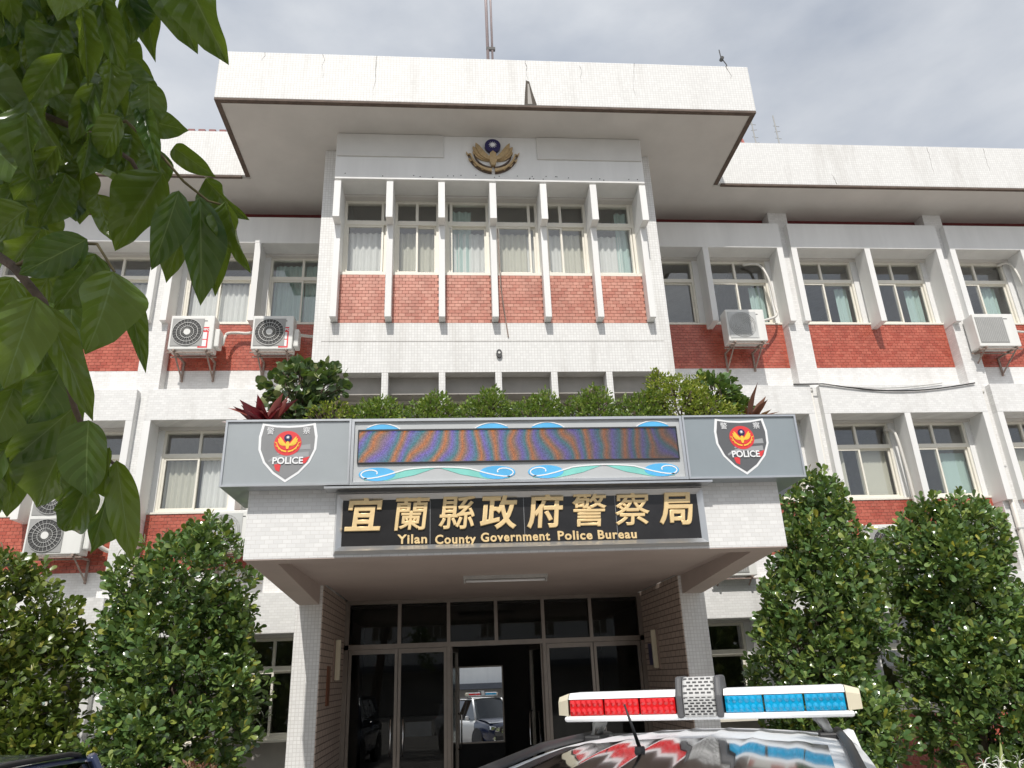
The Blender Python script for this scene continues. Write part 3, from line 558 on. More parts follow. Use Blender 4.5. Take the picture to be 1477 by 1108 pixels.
# ------------------------------------------------------------------ things on the building
def eagle(parent, cx, cz, sc_, y, m_main, m_dark, m_disc, m_sun, th=0.03):
    """spread wings over a crescent wreath, disc with a twelve-rayed sun above"""
    def P(u, v): return (cx+u*sc_, cz+v*sc_)
    for s in (-1, 1):
        for k, (r0, tilt, ln, mat, dy) in enumerate(((0.10, 52, 0.62, m_main, 0.0), (0.13, 40, 0.60, m_main, 0.3), (0.16, 28, 0.52, m_main, 0.6))):
            a = R(tilt); pts = []
            for i in range(9):
                t_ = i/8; u = 0.07+ln*t_*math.cos(a); v = -0.12+ln*t_*math.sin(a)-0.10*math.sin(math.pi*t_)*(1-0.2*k)
                pts.append(P(s*u, v))
            G().ribbon(pts, lambda t_: sc_*(0.17*(1-t_)**0.6*(0.35+t_*1.6) if t_ < 1 else 0.0)+sc_*0.02, y-th*(1-0.25*k), y).build('wing_feather', mat, parent)
        # wreath arms
        for k, (rad, wd, mat, dy) in enumerate(((0.60, 0.085, m_main, 0.9), (0.66, 0.05, m_dark, 0.4), (0.50, 0.05, m_dark, 0.5))):
            pts = [P(s*rad*math.sin(R(a_)), 0.12-rad*math.cos(R(a_))) for a_ in range(4, 88, 7)]
            G().ribbon(pts, lambda t_: sc_*wd*(1.0-0.6*t_), y-th*dy, y).build('wreath', mat, parent)
        for k in range(4):
            a_ = 22+20*k; px_, pz_ = s*0.60*math.sin(R(a_)), 0.12-0.60*math.cos(R(a_))
            G().ribbon([P(px_, pz_), P(px_+s*0.07, pz_-0.02), P(px_+s*0.11, pz_+0.06)], lambda t_: sc_*0.05*(1-0.7*t_), y-th*0.7, y).build('wreath_leaf', m_main, parent)
    G().prism([P(-0.08, 0.05), P(-0.10, -0.16), P(-0.05, -0.34), P(0.05, -0.34), P(0.10, -0.16), P(0.08, 0.05), P(0.0, 0.12)], y-th*1.1, y).build('eagle_body', m_main, parent)
    G().disc(*P(0, 0.30), 0.21*sc_, y-th*0.9, y, 32).build('sun_disc', m_disc, parent)
    g = G(); c0 = P(0, 0.32)
    for k in range(12):
        a_ = 2*math.pi*k/12; 
        g.prism([(c0[0]+sc_*0.045*math.cos(a_+0.26), c0[1]+sc_*0.045*math.sin(a_+0.26)), (c0[0]+sc_*0.115*math.cos(a_), c0[1]+sc_*0.115*math.sin(a_)), (c0[0]+sc_*0.045*math.cos(a_-0.26), c0[1]+sc_*0.045*math.sin(a_-0.26))], y-th*0.9-0.006, y-th*0.9+0.001)
    g.disc(c0[0], c0[1], 0.05*sc_, y-th*0.9-0.008, y-th*0.9+0.001, 20)
    g.build('white_sun', m_sun, parent)
emb = thing('police_emblem', 'bronze eagle emblem with blue sun disc on the tower beam', 'emblem', (0.02, YB, 10.55))
eagle(emb, 0.02, 10.93, 0.69, YB-0.003, BRONZE, BRONZED, NAVY, WHITE, 0.07)

lens = thing('security_light', 'small dark oval fitting on the white band above the canopy plants', 'light fitting', (0.05, YT, 7.13))
G().disc(0.05, 7.18, 0.05, YT-0.05, YT-0.001, 16, rz=0.075).build('housing', ACD, lens); G().disc(0.05, 7.19, 0.022, YT-0.058, YT-0.049, 12).build('lens', GALV, lens)
tag(G().tube([(-0.02+0.75*0+0.10, YF-0.004, 9.55), (0.10, YF-0.006, 8.4), (0.17, YT-0.06, 7.9), (0.22, YT-0.012, 7.5)], 0.011, 6).build('rusty_conduit', RUSTY), 'thin rusty conduit slanting down beside the middle tower fin', 'conduit')

# light boxes along the canopy edge
YL = -5.40; ZL0, ZL1 = 4.045, 4.798
def frame_bars(parent, x0, x1, z0, z1, y, wd, mat, dp=0.02):
    G().box(x0, x1, y-dp, y, z0, z0+wd).build('frame', mat, parent); G().box(x0, x1, y-dp, y, z1-wd, z1).build('frame', mat, parent)
    G().box(x0, x0+wd, y-dp+0.001, y, z0+wd, z1-wd).build('frame', mat, parent); G().box(x1-wd, x1, y-dp+0.001, y, z0+wd, z1-wd).build('frame', mat, parent)
def shield(parent, cx, cz, h, y, field):
    w2 = h*0.42
    def outline(k):
        top = [(-w2*k, h*0.44*k), (-w2*0.5*k, h*0.405*k), (0, h*0.395*k), (w2*0.5*k, h*0.405*k), (w2*k, h*0.44*k)]
        rt_ = [(w2*1.10*k, h*0.22*k), (w2*1.08*k, 0.0), (w2*0.86*k, -h*0.22*k), (w2*0.48*k, -h*0.40*k), (0, -h*0.54*k)]
        lf = [(-x, z) for x, z in reversed(rt_[:-1])]
        return [(cx+x, cz+z) for x, z in top+rt_+lf]
    G().prism(outline(1.0), y-0.004, y).build('shield_border', WHITE, parent)
    G().prism(outline(0.915), y-0.007, y-0.001).build('shield_field', field, parent)
    q_ = h
    for (z0_, z1_, a_, d_) in ((0.16, 0.02, 0.15, 0.36), (0.0, -0.10, 0.02, 0.34)):
        pts = [(cx+q_*(a_-0.30+0.30*i/8), cz+q_*(z1_-0.10*(1-i/8)**2)) for i in range(9)]+[(cx+q_*(a_+(d_-a_)*i/6), cz+q_*(z1_+(z0_-z1_)*0.15*i/6)) for i in range(1, 7)]
        G().ribbon(pts, lambda t_: q_*(0.03+0.055*t_), y-0.009, y-0.005).build('grey_swoosh', LGREYP, parent)
    G().prism([(cx-0.19*q_, cz-0.25*q_), (cx-0.08*q_, cz-0.23*q_), (cx-0.10*q_, cz-0.37*q_), (cx-0.16*q_, cz-0.34*q_)], y-0.0095, y-0.005).build('red_patch', REDP, parent)
    G().prism([(cx+0.24*q_, cz-0.16*q_), (cx+0.36*q_, cz-0.12*q_), (cx+0.30*q_, cz-0.23*q_), (cx+0.24*q_, cz-0.25*q_)], y-0.0095, y-0.005).build('red_patch', REDP, parent)
    G().disc(cx, cz+0.10*q_, 0.215*q_, y-0.011, y-0.005, 36, rz=0.205*q_).build('red_disc', REDP, parent)
    eagle(parent, cx, cz+0.10*q_, 0.29*q_, y-0.011, YELP, REDP, NAVY, WHITE, 0.006)
    letters('lettering', 'POLICE', 0.155*q_, WHITE, parent, cx+0.02*q_, y-0.014, cz-0.195*q_, 0.003, offset=0.004*q_, sx=0.95)
    letters('lettering', '警', 0.125*q_, WHITE, parent, cx-0.285*q_, y-0.010, cz+0.30*q_, 0.003); letters('lettering', '察', 0.125*q_, WHITE, parent, cx+0.285*q_, y-0.010, cz+0.30*q_, 0.003)
def light_box(x0, x1, label, shade, field):
    t_ = thing('light_box_sign', label, 'sign', ((x0+x1)/2, YL, ZL0), 'shield light boxes on the canopy')
    G().box(x0, x1, YL, -4.35, ZL0, ZL1).build('cabinet', shade, t_, bevel=0.006)
    frame_bars(t_, x0, x1, ZL0, ZL1, YL, 0.022, ALU)
    shield(t_, (x0+x1)/2+(0.0), (ZL0+ZL1)/2+0.035, 0.685, YL, field)
    return t_
light_box(-3.25, -1.886, 'grey light box with police shield, beside the red cordyline end of the canopy', plain('sign_panel_pale', (0.36, 0.39, 0.405), 0.22, 0.06, 2.0, coat=0.5), plain('sheen_pale_field', (0.25, 0.255, 0.26), 0.4, 0.06))  # paler greys put the panel's glossy reflection into the colours
light_box(1.886, 3.25, 'dark grey light box with police shield, under the dark broad-leaved shrub', GREYPAINT, DGREYP)
led = thing('led_sign', 'long display sign with coloured moving-text screen and blue wave print', 'sign', (0, YL, ZL0))
G().box(-1.883, 1.883, YL+0.02, -4.35, ZL0+0.012, ZL1-0.012).build('cabinet', SILVERPANEL, led)
frame_bars(led, -1.883, 1.883, ZL0, ZL1, YL+0.02, 0.03, ALU, 0.03)
G().box(-1.80, 1.80, YL+0.005, YL+0.03, 4.295, 4.655).build('screen', LED, led)
for (z0_, z1_) in ((4.655, 4.672), (4.283, 4.295)): G().box(-1.81, 1.81, YL-0.008, YL+0.02, z0_, z1_).build('screen_bezel', BLACKR, led)
for s in (-1, 1): G().box(*xs(s, 1.80, 1.812), YL-0.006, YL+0.02, 4.295, 4.655).build('screen_bezel', BLACKR, led)
def spiral(cx, cz, s, top):
    pts = []
    for i in range(20):
        a_ = R(200-i*22); r_ = 0.020+0.085*(i/19)
        pts.append((cx+s*(-math.cos(a_)*r_*1.9), cz+(math.sin(a_)*r_*0.75)*(1 if not top else 0.7)))
    return pts
yp = YL+0.02
for wv in range(2):
    c = -0.93+1.86*wv
    for s in (-1, 1):
        pts = [(c+s*0.88*t_, 4.235-0.035*t_**2*4+0.11*0) for t_ in (0, 0.1, 0.2, 0.3)]+[(c+s*(0.30+0.50*t_), 4.222-0.105*math.sin(t_*math.pi/2)**1.3) for t_ in (0.1, 0.3, 0.5, 0.7, 0.85, 1.0)]
        sp_ = [(c+s*(0.72+0.135*math.cos(R(a_))*(1-k/22)), 4.17+0.058*math.sin(R(a_))*(1-k/30)) for k, a_ in enumerate(range(-70, 200, 20))]
        fill = pts+[(c+s*0.80, 4.10), (c+s*0.55, 4.092), (c+s*0.25, 4.15)]
        G().prism(fill if s > 0 else fill, yp-0.004, yp).build('wave_fill', TEALP, led)
        G().prism([(c+s*(0.66+0.20*math.cos(a_)), 4.165+0.075*math.sin(a_)) for a_ in [2*math.pi*k/20 for k in range(20)]], yp-0.006, yp).build('wave_fill', BLUEP, led)
        G().ribbon(pts+sp_, 0.013, yp-0.009, yp).build('wave_line', WHITE, led)
        # the same wave peeps out above the screen
        arc = [(c+s*(0.42+0.36*t_), 4.682+0.065*math.sin(t_*math.pi*0.92)**0.8) for t_ in [i/10 for i in range(11)]]
        G().prism(arc+[(c+s*0.80, 4.681)], yp-0.004, yp).build('wave_fill', BLUEP, led); G().ribbon(arc, 0.011, yp-0.008, yp).build('wave_line', WHITE, led)
B_('drip_flashing', ALU, led, -2.15, 2.15, YL-0.01, YE-0.002, ZL0-0.035, ZL0-0.012)

# black name board
nb = thing('name_board', 'black name board with gold Chinese and English lettering in a metal frame', 'sign', (0, YE, 3.33))
NX0, NX1, NZ0, NZ1 = -2.05, 2.09, 3.33, 4.0
G().box(NX0+0.08, NX1-0.08, YE-0.03, YE-0.001, NZ0+0.08, NZ1-0.05).build('board', BLACKSTONE, nb)
def mitre(p): return p
for (a, c) in (((NX0, NZ0), (NX1, NZ0)), ((NX1, NZ0), (NX1, NZ1)), ((NX1, NZ1), (NX0, NZ1)), ((NX0, NZ1), (NX0, NZ0))):
    cxm, czm = (NX0+NX1)/2, (NZ0+NZ1)/2
    def inn(p, d): return (p[0]+d*(1 if p[0] < cxm else -1), p[1]+d*(1 if p[1] < czm else -1))
    i0, i1 = inn(a, 0.085), inn(c, 0.085); m0, m1 = inn(a, 0.03), inn(c, 0.03)
    v = [(a[0], YE-0.001, a[1]), (c[0], YE-0.001, c[1]), (m1[0], YE-0.085, m1[1]), (m0[0], YE-0.085, m0[1]), (i1[0], YE-0.03, i1[1]), (i0[0], YE-0.03, i0[1])]
    G().add(v, [(0, 1, 2, 3), (3, 2, 4, 5)]).build('frame', ALU, nb)
for k in (1, 2, 3): G().box(NX0+k*1.035-0.002, NX0+k*1.035+0.002, YE-0.0315, YE-0.029, NZ0+0.09, NZ1-0.06).build('board_joint', LGREYP, nb)
for ch, x in zip('宜蘭縣政府警察局', (-1.745, -1.235, -0.733, -0.274, 0.248, 0.739, 1.23, 1.746)):
    letters('lettering', ch, 0.405, GOLD, nb, x, YE-0.034, 3.728, 0.010, sx=1.0, shear=0.10, offset=0.004 if ch in '宜政府局' else 0.0, bevel=0.0065 if ch in '宜政府局' else 0.0055)
for wd_, xa, xc in (('Yilan', -1.361, -1.04), ('County', -0.965, -0.521), ('Government', -0.468, 0.294), ('Police', 0.38, 0.766), ('Bureau', 0.829, 1.266)):
    o = letters('lettering', wd_, 0.135, GOLD, nb, (xa+xc)/2, YE-0.033, 3.472+(-0.012 if wd_ == 'County' else 0.0), 0.005, bevel=0.002, offset=0.002, spacing=1.12)
    wx = [v.co.x for v in o.data.vertices]; o.scale.x = (xc-xa)/(max(wx)-min(wx))

# fluorescent batten under the canopy and wall lamps on the side walls
bt = thing('ceiling_lamp', 'unlit fluorescent batten lamp under the entrance canopy', 'lamp', (-0.02, -2.6, CZ0-0.09))
G().box(-0.62, 0.58, -2.64, -2.56, CZ0-0.05, CZ0-0.001).build('batten', GALV, bt); G().tube([(-0.58, -2.60, CZ0-0.075), (0.54, -2.60, CZ0-0.075)], 0.016).build('tube', WHITE, bt, smooth=True)
for x in (-0.60, 0.56): G().box(x-0.012, x+0.012, -2.62, -2.58, CZ0-0.10, CZ0-0.05).build('lamp_holder', GALV, bt)
for s, yy, lab in ((-1, -0.75, 'vertical white wall lamp beside the brown notice strip'), (1, -0.50, 'vertical white wall lamp beside the dark plaque')):
    t_ = thing('wall_lamp', lab, 'lamp', (s*(CX0-0.05), yy, 2.1))
    a, c = xs(s, CX0-0.03, CX0-0.001); G().box(a, c, yy-0.05, yy+0.05, 2.08, 2.72).build('back_plate', RUSTY, t_)
    a, c = xs(s, CX0-0.11, CX0-0.031); G().box(a, c, yy-0.035, yy+0.035, 2.10, 2.70).build('diffuser', CREAM, t_, bevel=0.012)
tag(B_('plaque', NAVY, None, CX0-0.02, CX0-0.001, -0.15, 0.12, 2.15, 2.50), 'small dark plaque on the brown tiled wall inside the entrance', 'plaque')
tag(B_('notice_strip', plain('notice_brown', (0.22, 0.09, 0.05), 0.5), None, -CX0+0.001, -CX0+0.02, -1.35, -1.1, 1.75, 2.3), 'narrow brown notice strip on the tiled entrance wall', 'notice')
# framed mirror in the lobby
mr_ = thing('lobby_mirror', 'tall framed mirror standing in the dark lobby reflecting the police car', 'mirror', (-0.16, 4.0, 0.15))
MZ0, MZ1 = 0.80, 2.27
G().box(-0.62, 0.30, 4.0, 4.02, MZ0, MZ1).build('glass', MIRROR, mr_)
frame_bars(mr_, -0.65, 0.33, MZ0-0.03, MZ1+0.03, 4.0, 0.03, STEEL, 0.02)
G().box(-0.65, 0.33, 4.025, 4.06, 0.15, MZ1+0.03).build('backing', BLACKR, mr_); mr_.rotation_euler.x = -R(0.9)
tag(B_('notice_paper', plain('paper', (0.45, 0.50, 0.60), 0.7), None, -1.72, -1.20, 3.0, 3.02, 1.02, 1.28), 'pale printed notice on the dark counter inside the entrance', 'notice'); 
ds = thing('counter', 'dark reception counter inside the entrance doors', 'counter', (-1.5, 3.3, 0.15)); G().box(-2.3, -0.95, 3.021, 3.6, 0.15, 1.34).build('front', LOBBY, ds); G().box(-2.35, -0.9, 2.99, 3.65, 1.341, 1.38).build('top', LOBBYF, ds)

# ------------------------------------------------------------------ air conditioners
def make_ac(name, label, x0, z0, wd=0.80, ht=0.66, dp=0.30, style='radial', sticker=False, fans=1, cover=1, y0=-0.35, group='outdoor air conditioner units'):
    """x0,z0: lower left front corner"""
    t_ = thing(name, label, 'air conditioner', (x0+wd/2, y0+dp/2, z0), group)
    G().box(x0, x0+wd, y0, y0+dp, z0, z0+ht).build('casing', ACW, t_, bevel=0.015)
    fh = ht/fans
    for k in range(fans):
        cz = z0+fh*(k+0.5); r_ = min(fh*0.44, 0.27); cx = x0+0.035+r_+0.02
        if style == 'radial':
            G().box(cx-r_-0.02, cx+r_+0.02, y0-0.010, y0-0.001, cz-r_-0.015, cz+r_+0.015).build('fan_guard_plate', ACG, t_, bevel=0.004)
            G().disc(cx, cz, r_, y0-0.014, y0-0.009, 28).build('fan_well', ACD, t_)
            g = G()
            for i in range(24):
                a_ = 2*math.pi*i/24+0.05; c_, s_ = math.cos(a_), math.sin(a_)
                g.tube([(cx+0.06*c_, y0-0.024, cz+0.06*s_), (cx+0.99*r_*c_, y0-0.020, cz+0.99*r_*s_)], 0.0042, 4)
            for rr in (0.45, 0.72, 1.0): g.ring(cx, cz, rr*r_+0.005, rr*r_-0.003, y0-0.026, y0-0.018, 28)
            g.build('fan_guard', GALV, t_); G().disc(cx, cz, 0.062, y0-0.03, y0-0.016, 16).build('fan_hub', ACW, t_)
        elif style == 'rings':
            G().box(cx-r_-0.02, cx+r_+0.03, y0-0.010, y0-0.001, cz-r_-0.02, cz+r_+0.02).build('fan_guard_plate', plain('guard_pale', (0.55, 0.56, 0.55), 0.5) if 'guard_pale' not in MATS else MATS['guard_pale'], t_, bevel=0.004)
            g = G()
            for i in range(1, 9): g.ring(cx, cz, r_*i/8, r_*i/8-0.006, y0-0.018, y0-0.009, 28)
            g.build('fan_guard', ACG, t_)
            g = G()
            for i in range(11):
                x = cx-r_*0.9+r_*1.8*i/10; hh = math.sqrt(max(0, r_*r_-(x-cx)**2)); g.box(x-0.004, x+0.004, y0-0.021, y0-0.017, cz-hh, cz+hh)
            g.build('guard_bars', MATS['guard_pale'], t_)
        else:
            G().box(cx-r_-0.02, cx+r_+0.06, y0-0.010, y0-0.001, cz-r_-0.02, cz+r_+0.02).build('fan_guard_plate', ACG, t_, bevel=0.006)
            g = G()
            for i in range(16): x = cx-r_+(2*r_+0.05)*i/15; g.box(x-0.005, x+0.005, y0-0.016, y0-0.009, cz-r_, cz+r_)
            g.build('guard_bars', GALV, t_)
    lx = x0+wd*0.80
    G().box(lx-0.055, lx+0.03, y0-0.004, y0, z0+ht*0.83, z0+ht*0.85).build('name_strip', ACD, t_)
    if sticker:
        G().box(lx-0.10, lx+0.075, y0-0.003, y0, z0+0.03, z0+0.46).build('sticker', REDP, t_)
        for z_, h_ in ((0.06, 0.13), (0.21, 0.14)): G().box(lx-0.075, lx+0.05, y0-0.005, y0-0.002, z0+z_, z0+z_+h_).build('sticker_field', WHITE, t_)
        letters('lettering', 'SAMPO', 0.062, WHITE, t_, lx-0.012, y0-0.006, z0+0.405, 0.001, offset=0.002)
    if cover: G().box(x0+wd+0.002, x0+wd+0.10, y0+0.06, y0+dp-0.02, z0+0.08, z0+0.45).build('valve_cover', ACW, t_, bevel=0.02)
    yb = 0.258
    for x in (x0+0.10, x0+wd-0.12):
        g = G().box(x, x+0.035, y0-0.02, yb, z0-0.035, z0-0.002).box(x, x+0.035, yb-0.03, yb, z0-0.42, z0-0.0351)
        g.tube([(x+0.017, y0+0.03, z0-0.03), (x+0.017, yb-0.02, z0-0.38)], 0.016, 6); g.build('bracket', RUSTY, t_)
    g = G(); 
    for y_ in (y0+0.03, y0+dp-0.05): g.box(x0-0.02, x0+wd+0.02, y_, y_+0.03, z0-0.055, z0-0.036)
    g.build('bracket_rail', RUSTY, t_)
    return t_
def hose(label, pts, r=0.032, mat=None):
    # smooth a polyline
    P_ = [Vector(p) for p in pts]; out = []
    for i in range(len(P_)-1):
        p0, p1, p2, p3 = P_[max(i-1, 0)], P_[i], P_[i+1], P_[min(i+2, len(P_)-1)]
        for k in range(6):
            u = k/6; out.append(0.5*((2*p1)+(p2-p0)*u+(2*p0-5*p1+4*p2-p3)*u*u+(3*p1-p0-3*p2+p3)*u**3))
    out.append(P_[-1])
    o = G().tube(out, r, 8).build('hose', mat or PVC, smooth=True); return tag(o, label, 'pipe')
make_ac('air_conditioner', 'white condenser with red sticker, on the spandrel next to the outer pillar', -6.03, 7.95, 0.80, 0.70, sticker=True)
make_ac('air_conditioner', 'white condenser with red sticker, on the spandrel next to the tower side', -4.52, 7.95, 0.76, 0.70, sticker=True)
make_ac('air_conditioner', 'white condenser with round ringed guard, under the third floor window by the tower', 4.76, 8.11, 0.80, 0.70, style='rings', cover=0)
make_ac('air_conditioner', 'white condenser with ribbed guard, with a hose looping down beside it', 10.02, 7.98, 0.90, 0.74, style='bars', cover=0)
make_ac('air_conditioner', 'tall white condenser with two round fans on the second floor spandrel', -7.88, 4.22, 0.92, 1.26, fans=2)
make_ac('air_conditioner', 'white condenser half hidden above the broad glossy shrub', 8.60, 3.85, 0.86, 0.74, style='bars', cover=0)
make_ac('air_conditioner', 'white condenser seen between the broad shrub and the shrub against the canopy', 6.78, 3.70, 0.80, 0.70, style='radial', cover=0)
make_ac('air_conditioner', 'white condenser with bottom corner showing beside the canopy and shrub', 3.80, 3.56, 0.80, 0.68, style='bars', cover=0)
make_ac('air_conditioner', 'condenser tucked between the canopy end and the tall shrub', -4.98, 4.22, 0.80, 0.68, style='rings', cover=0)
hose('insulated pipe joining the two stickered condensers', [(-5.12, -0.1, 8.15), (-5.10, 0.0, 8.42), (-4.95, 0.1, 8.50), (-4.75, 0.12, 8.50), (-4.53, 0.05, 8.50)])
hose('insulated pipe from the stickered condenser to the tower side wall', [(-3.68, -0.05, 8.38), (-3.5, 0.1, 8.42), (-3.12, 0.15, 8.42)])
hose('white hose curving from the window down to the ringed condenser', [(5.62, 0.34, 10.25), (5.90, 0.2, 10.18), (6.02, 0.1, 9.8), (6.06, 0.1, 9.2), (6.0, 0.0, 8.85), (5.57, -0.2, 8.62)], 0.026)
hose('white hose curving from the window down to the ribbed condenser', [(11.55, 0.34, 10.28), (11.72, 0.2, 10.25), (11.78, 0.1, 9.8), (11.82, 0.1, 9.0), (11.5, 0.0, 8.5), (10.93, -0.2, 8.4)], 0.026)
hose('white hose running from the second floor window down behind the shrub', [(8.00, 0.34, 6.42), (8.07, 0.15, 6.3), (8.10, 0.1, 5.6), (8.13, 0.1, 4.8), (8.2, 0.1, 4.3)], 0.03)
hose('white pipes leaving the tall twin-fan condenser', [(-6.95, -0.1, 4.5), (-6.75, 0.1, 4.35), (-6.66, 0.15, 4.33)], 0.04)
# drain pipes in the slots between the bays
for s, x, z0, z1, lab in ((1, 6.36, 0.1, 7.2, 'white drain pipe in the slot beside the canopy light box'), (1, 9.96, 0.1, 7.15, 'white drain pipe in the slot below the pillar by the ribbed condenser'), (1, 3.25, 3.6, 6.6, 'thick pale drain pipe behind the canopy light box')):
    t_ = thing('drain_pipe', lab, 'pipe', (x, -0.05, z0))
    G().tube([(x, -0.06, z0), (x, -0.06, z1-0.1)], 0.05, 12).build('pipe', PVC, t_, smooth=True)
    G().tube([(x, -0.06, z1-0.1), (x, -0.06, z1-0.02)], 0.065, 12).build('socket', PVC, t_, smooth=True)
    for z in [z0+0.6+1.2*k for k in range(int((z1-z0)/1.2))]: G().box(x-0.06, x+0.06, -0.11, -0.001, z, z+0.03).build('clip', GALV, t_)
for k, (x, zz) in enumerate(((3.42, 6.55), (3.50, 6.5))): tag(G().tube([(x, -0.2, 3.6), (x, -0.2, zz)], 0.03, 8).build('conduit', PVC, smooth=True), ('thin', 'thinner')[k]+' white conduit rising behind the canopy end', 'pipe')
# loose cable sagging along the band
pts = [(6.0, YU-0.02, 7.24)]+[(6.6+3.2*i/12, YU-0.03, 7.24-0.16*math.sin(math.pi*i/12)-0.0*i) for i in range(13)]
tag(G().tube(pts, 0.014, 6).build('cable', BLACKR), 'slack dark cable sagging across the white second floor beam', 'cable')
pts = [(6.5+2.6*i/10, YU-0.035, 7.24-0.10*math.sin(math.pi*i/10)) for i in range(11)]
tag(G().tube(pts, 0.008, 6).build('cable', GALV), 'thin grey cable looping above the slack dark cable', 'cable')

# ------------------------------------------------------------------ roof masts
mast = thing('roof_mast', 'tall twin pole mast standing on the main roof parapet', 'mast', (0.0, YR+0.5, ZTOP))
G().tube([(-0.03, YR+0.5, ZTOP), (-0.05, YR+0.5, ZTOP+4.5)], 0.03, 10).build('pole', plain('mast_paint', (0.40, 0.33, 0.33), 0.4), mast, smooth=True)
G().tube([(0.055, YR+0.5, ZTOP), (0.05, YR+0.5, ZTOP+4.5)], 0.022, 10).build('pole', MATS['mast_paint'], mast, smooth=True)
G().box(-0.09, 0.10, YR+0.44, YR+0.56, ZTOP+0.0, ZTOP+0.10).build('base', RUSTY, mast); G().box(-0.06, 0.11, YR+0.47, YR+0.53, ZTOP+0.72, ZTOP+0.78).build('clamp', ACD, mast)
an = thing('roof_antenna', 'short bent antenna with two dark insulators on the main parapet', 'antenna', (4.42, YR+0.15, ZTOP))
G().tube([(4.46, YR+0.15, ZTOP), (4.44, YR+0.15, ZTOP+0.2), (4.36, YR+0.15, ZTOP+0.36), (4.35, YR+0.15, ZTOP+0.55)], 0.010, 6).build('rod', ACD, an); G().disc(4.45, ZTOP+0.06, 0.035, YR+0.11, YR+0.19, 10).build('insulator', ACD, an); G().disc(4.37, ZTOP+0.33, 0.035, YR+0.11, YR+0.19, 10).build('insulator', ACD, an)
for x, h, lab in ((6.08, 1.25, 'lattice aerial on the wing roof close to the main roof corner'), (6.62, 1.2, 'lattice aerial standing further from the main roof on the wing roof')):
    t_ = thing('lattice_aerial', lab, 'antenna', (x, -0.4, ZTOP+0.03)); 
    G().tube([(x, -0.4, ZTOP+0.03), (x-0.03, -0.4, ZTOP+h+0.1)], 0.014, 6).build('rod', ACG, t_)
    g = G()
    for k in range(6): z = ZTOP+0.15+k*h/7; g.tube([(x-0.07, -0.4, z), (x+0.07, -0.4, z+0.02*(-1)**k)], 0.007, 5)
    g.build('element', ACG, t_)
tag(G().tube([(5.75, -0.6, ZTOP+0.05), (5.62, -0.6, ZTOP+0.55)], 0.03, 8).build('roof_strut', plain('strut_red', (0.45, 0.13, 0.10), 0.5)), 'leaning red strut behind the corner of the main roof', 'strut')

# ------------------------------------------------------------------ foliage
def leaf_cloud(cent, dirs, size, shape, seed=0, fold=0.14, roll=None, ratio=0.5):
    """vectorised leaves: cent (n,3), dirs (n,3) leaf axis; returns verts, faces"""
    rs = np.random.RandomState(seed); n = len(cent)
    d = dirs/np.linalg.norm(dirs, axis=1, keepdims=True)
    rv = rs.normal(size=(n, 3)); rv[:, 2] += 0.4; side = np.cross(d, rv); side /= np.linalg.norm(side, axis=1, keepdims=True)+1e-9
    nor = np.cross(side, d); nor *= np.sign(nor[:, 2:3]+1e-6); side = np.cross(d, nor)
    s = size*(0.55+0.75*rs.rand(n))[:, None]
    prof = {'obovate': [(0, 0.05), (0.35, 0.62), (0.72, 1.0), (0.93, 0.72), (1, 0.15)], 'ovate': [(0, 0.05), (0.28, 1.0), (0.65, 0.7), (1, 0.0)], 'round': [(0, 0.3), (0.3, 1.0), (0.7, 1.0), (1, 0.3)], 'blade': [(0, 0.35), (0.3, 1.0), (0.65, 0.8), (1, 0.0)]}[shape]
    vs = []
    for (t, wd) in prof:
        c = cent+d*s*t-nor*s*0.18*t*t
        o = side*s*wd*ratio*0.5; lift = nor*s*wd*ratio*0.5*fold
        vs += [c-o+lift, c, c+o+lift]
    V = np.stack(vs, 1).reshape(-1, 3)
    k = len(prof)*3; tmpl = []
    for r_ in range(len(prof)-1):
        a = r_*3; tmpl += [(a, a+1, a+4, a+3), (a+1, a+2, a+5, a+4)]
    Fa = (np.array(tmpl)[None]+(np.arange(n)*k)[:, None, None]).reshape(-1, 4)
    return V, Fa
def np_mesh(name, V, Fa, mat, parent, kind=None, smooth=True):
    me = bpy.data.meshes.new(name); off = Vector((0, 0, 0)); p = parent
    while p is not None: off = off+p.location; p = p.parent
    V = V-np.array(off); nf = len(Fa)
    me.vertices.add(len(V)); me.vertices.foreach_set('co', V.astype(np.float32).ravel()); me.loops.add(nf*4); me.loops.foreach_set('vertex_index', Fa.astype(np.int32).ravel())
    me.polygons.add(nf); me.polygons.foreach_set('loop_start', np.arange(nf, dtype=np.int32)*4); me.polygons.foreach_set('use_smooth', np.ones(nf, bool)); me.update(calc_edges=True); me.validate()
    me.materials.append(mat); o = bpy.data.objects.new(name, me); col.objects.link(o); o.parent = parent
    if kind: o['kind'] = kind
    return o
def rosettes(pts, outward, k, spread, rs):
    """k leaves round every shoot tip"""
    n = len(pts); C = np.repeat(pts, k, 0); O = np.repeat(outward, k, 0)
    J = rs.normal(size=(n*k, 3)); D = O*0.9+J*spread; D[:, 2] += 0.55
    return C+J*0.012, D
def sprigs(pts, outward, k, size, rs):
    """upright leafy shoots: pairs of leaves up a short twig"""
    n = len(pts); ax = outward*0.55+rs.normal(size=(n, 3))*0.28; ax[:, 2] += 0.75; ax /= np.linalg.norm(ax, axis=1, keepdims=True)
    r0 = rs.normal(size=(n, 3)); s1 = np.cross(ax, r0); s1 /= np.linalg.norm(s1, axis=1, keepdims=True); s2 = np.cross(ax, s1); C, D = [], []
    for i in range(k):
        a_ = i*2.4+rs.normal(size=n)*0.3; rad = s1*np.cos(a_)[:, None]+s2*np.sin(a_)[:, None]; h = size*1.5*i/k
        C.append(pts+ax*h); D.append(rad*(1.0-0.55*i/k)+ax*(0.55+0.5*i/k))
    return np.concatenate(C), np.concatenate(D)
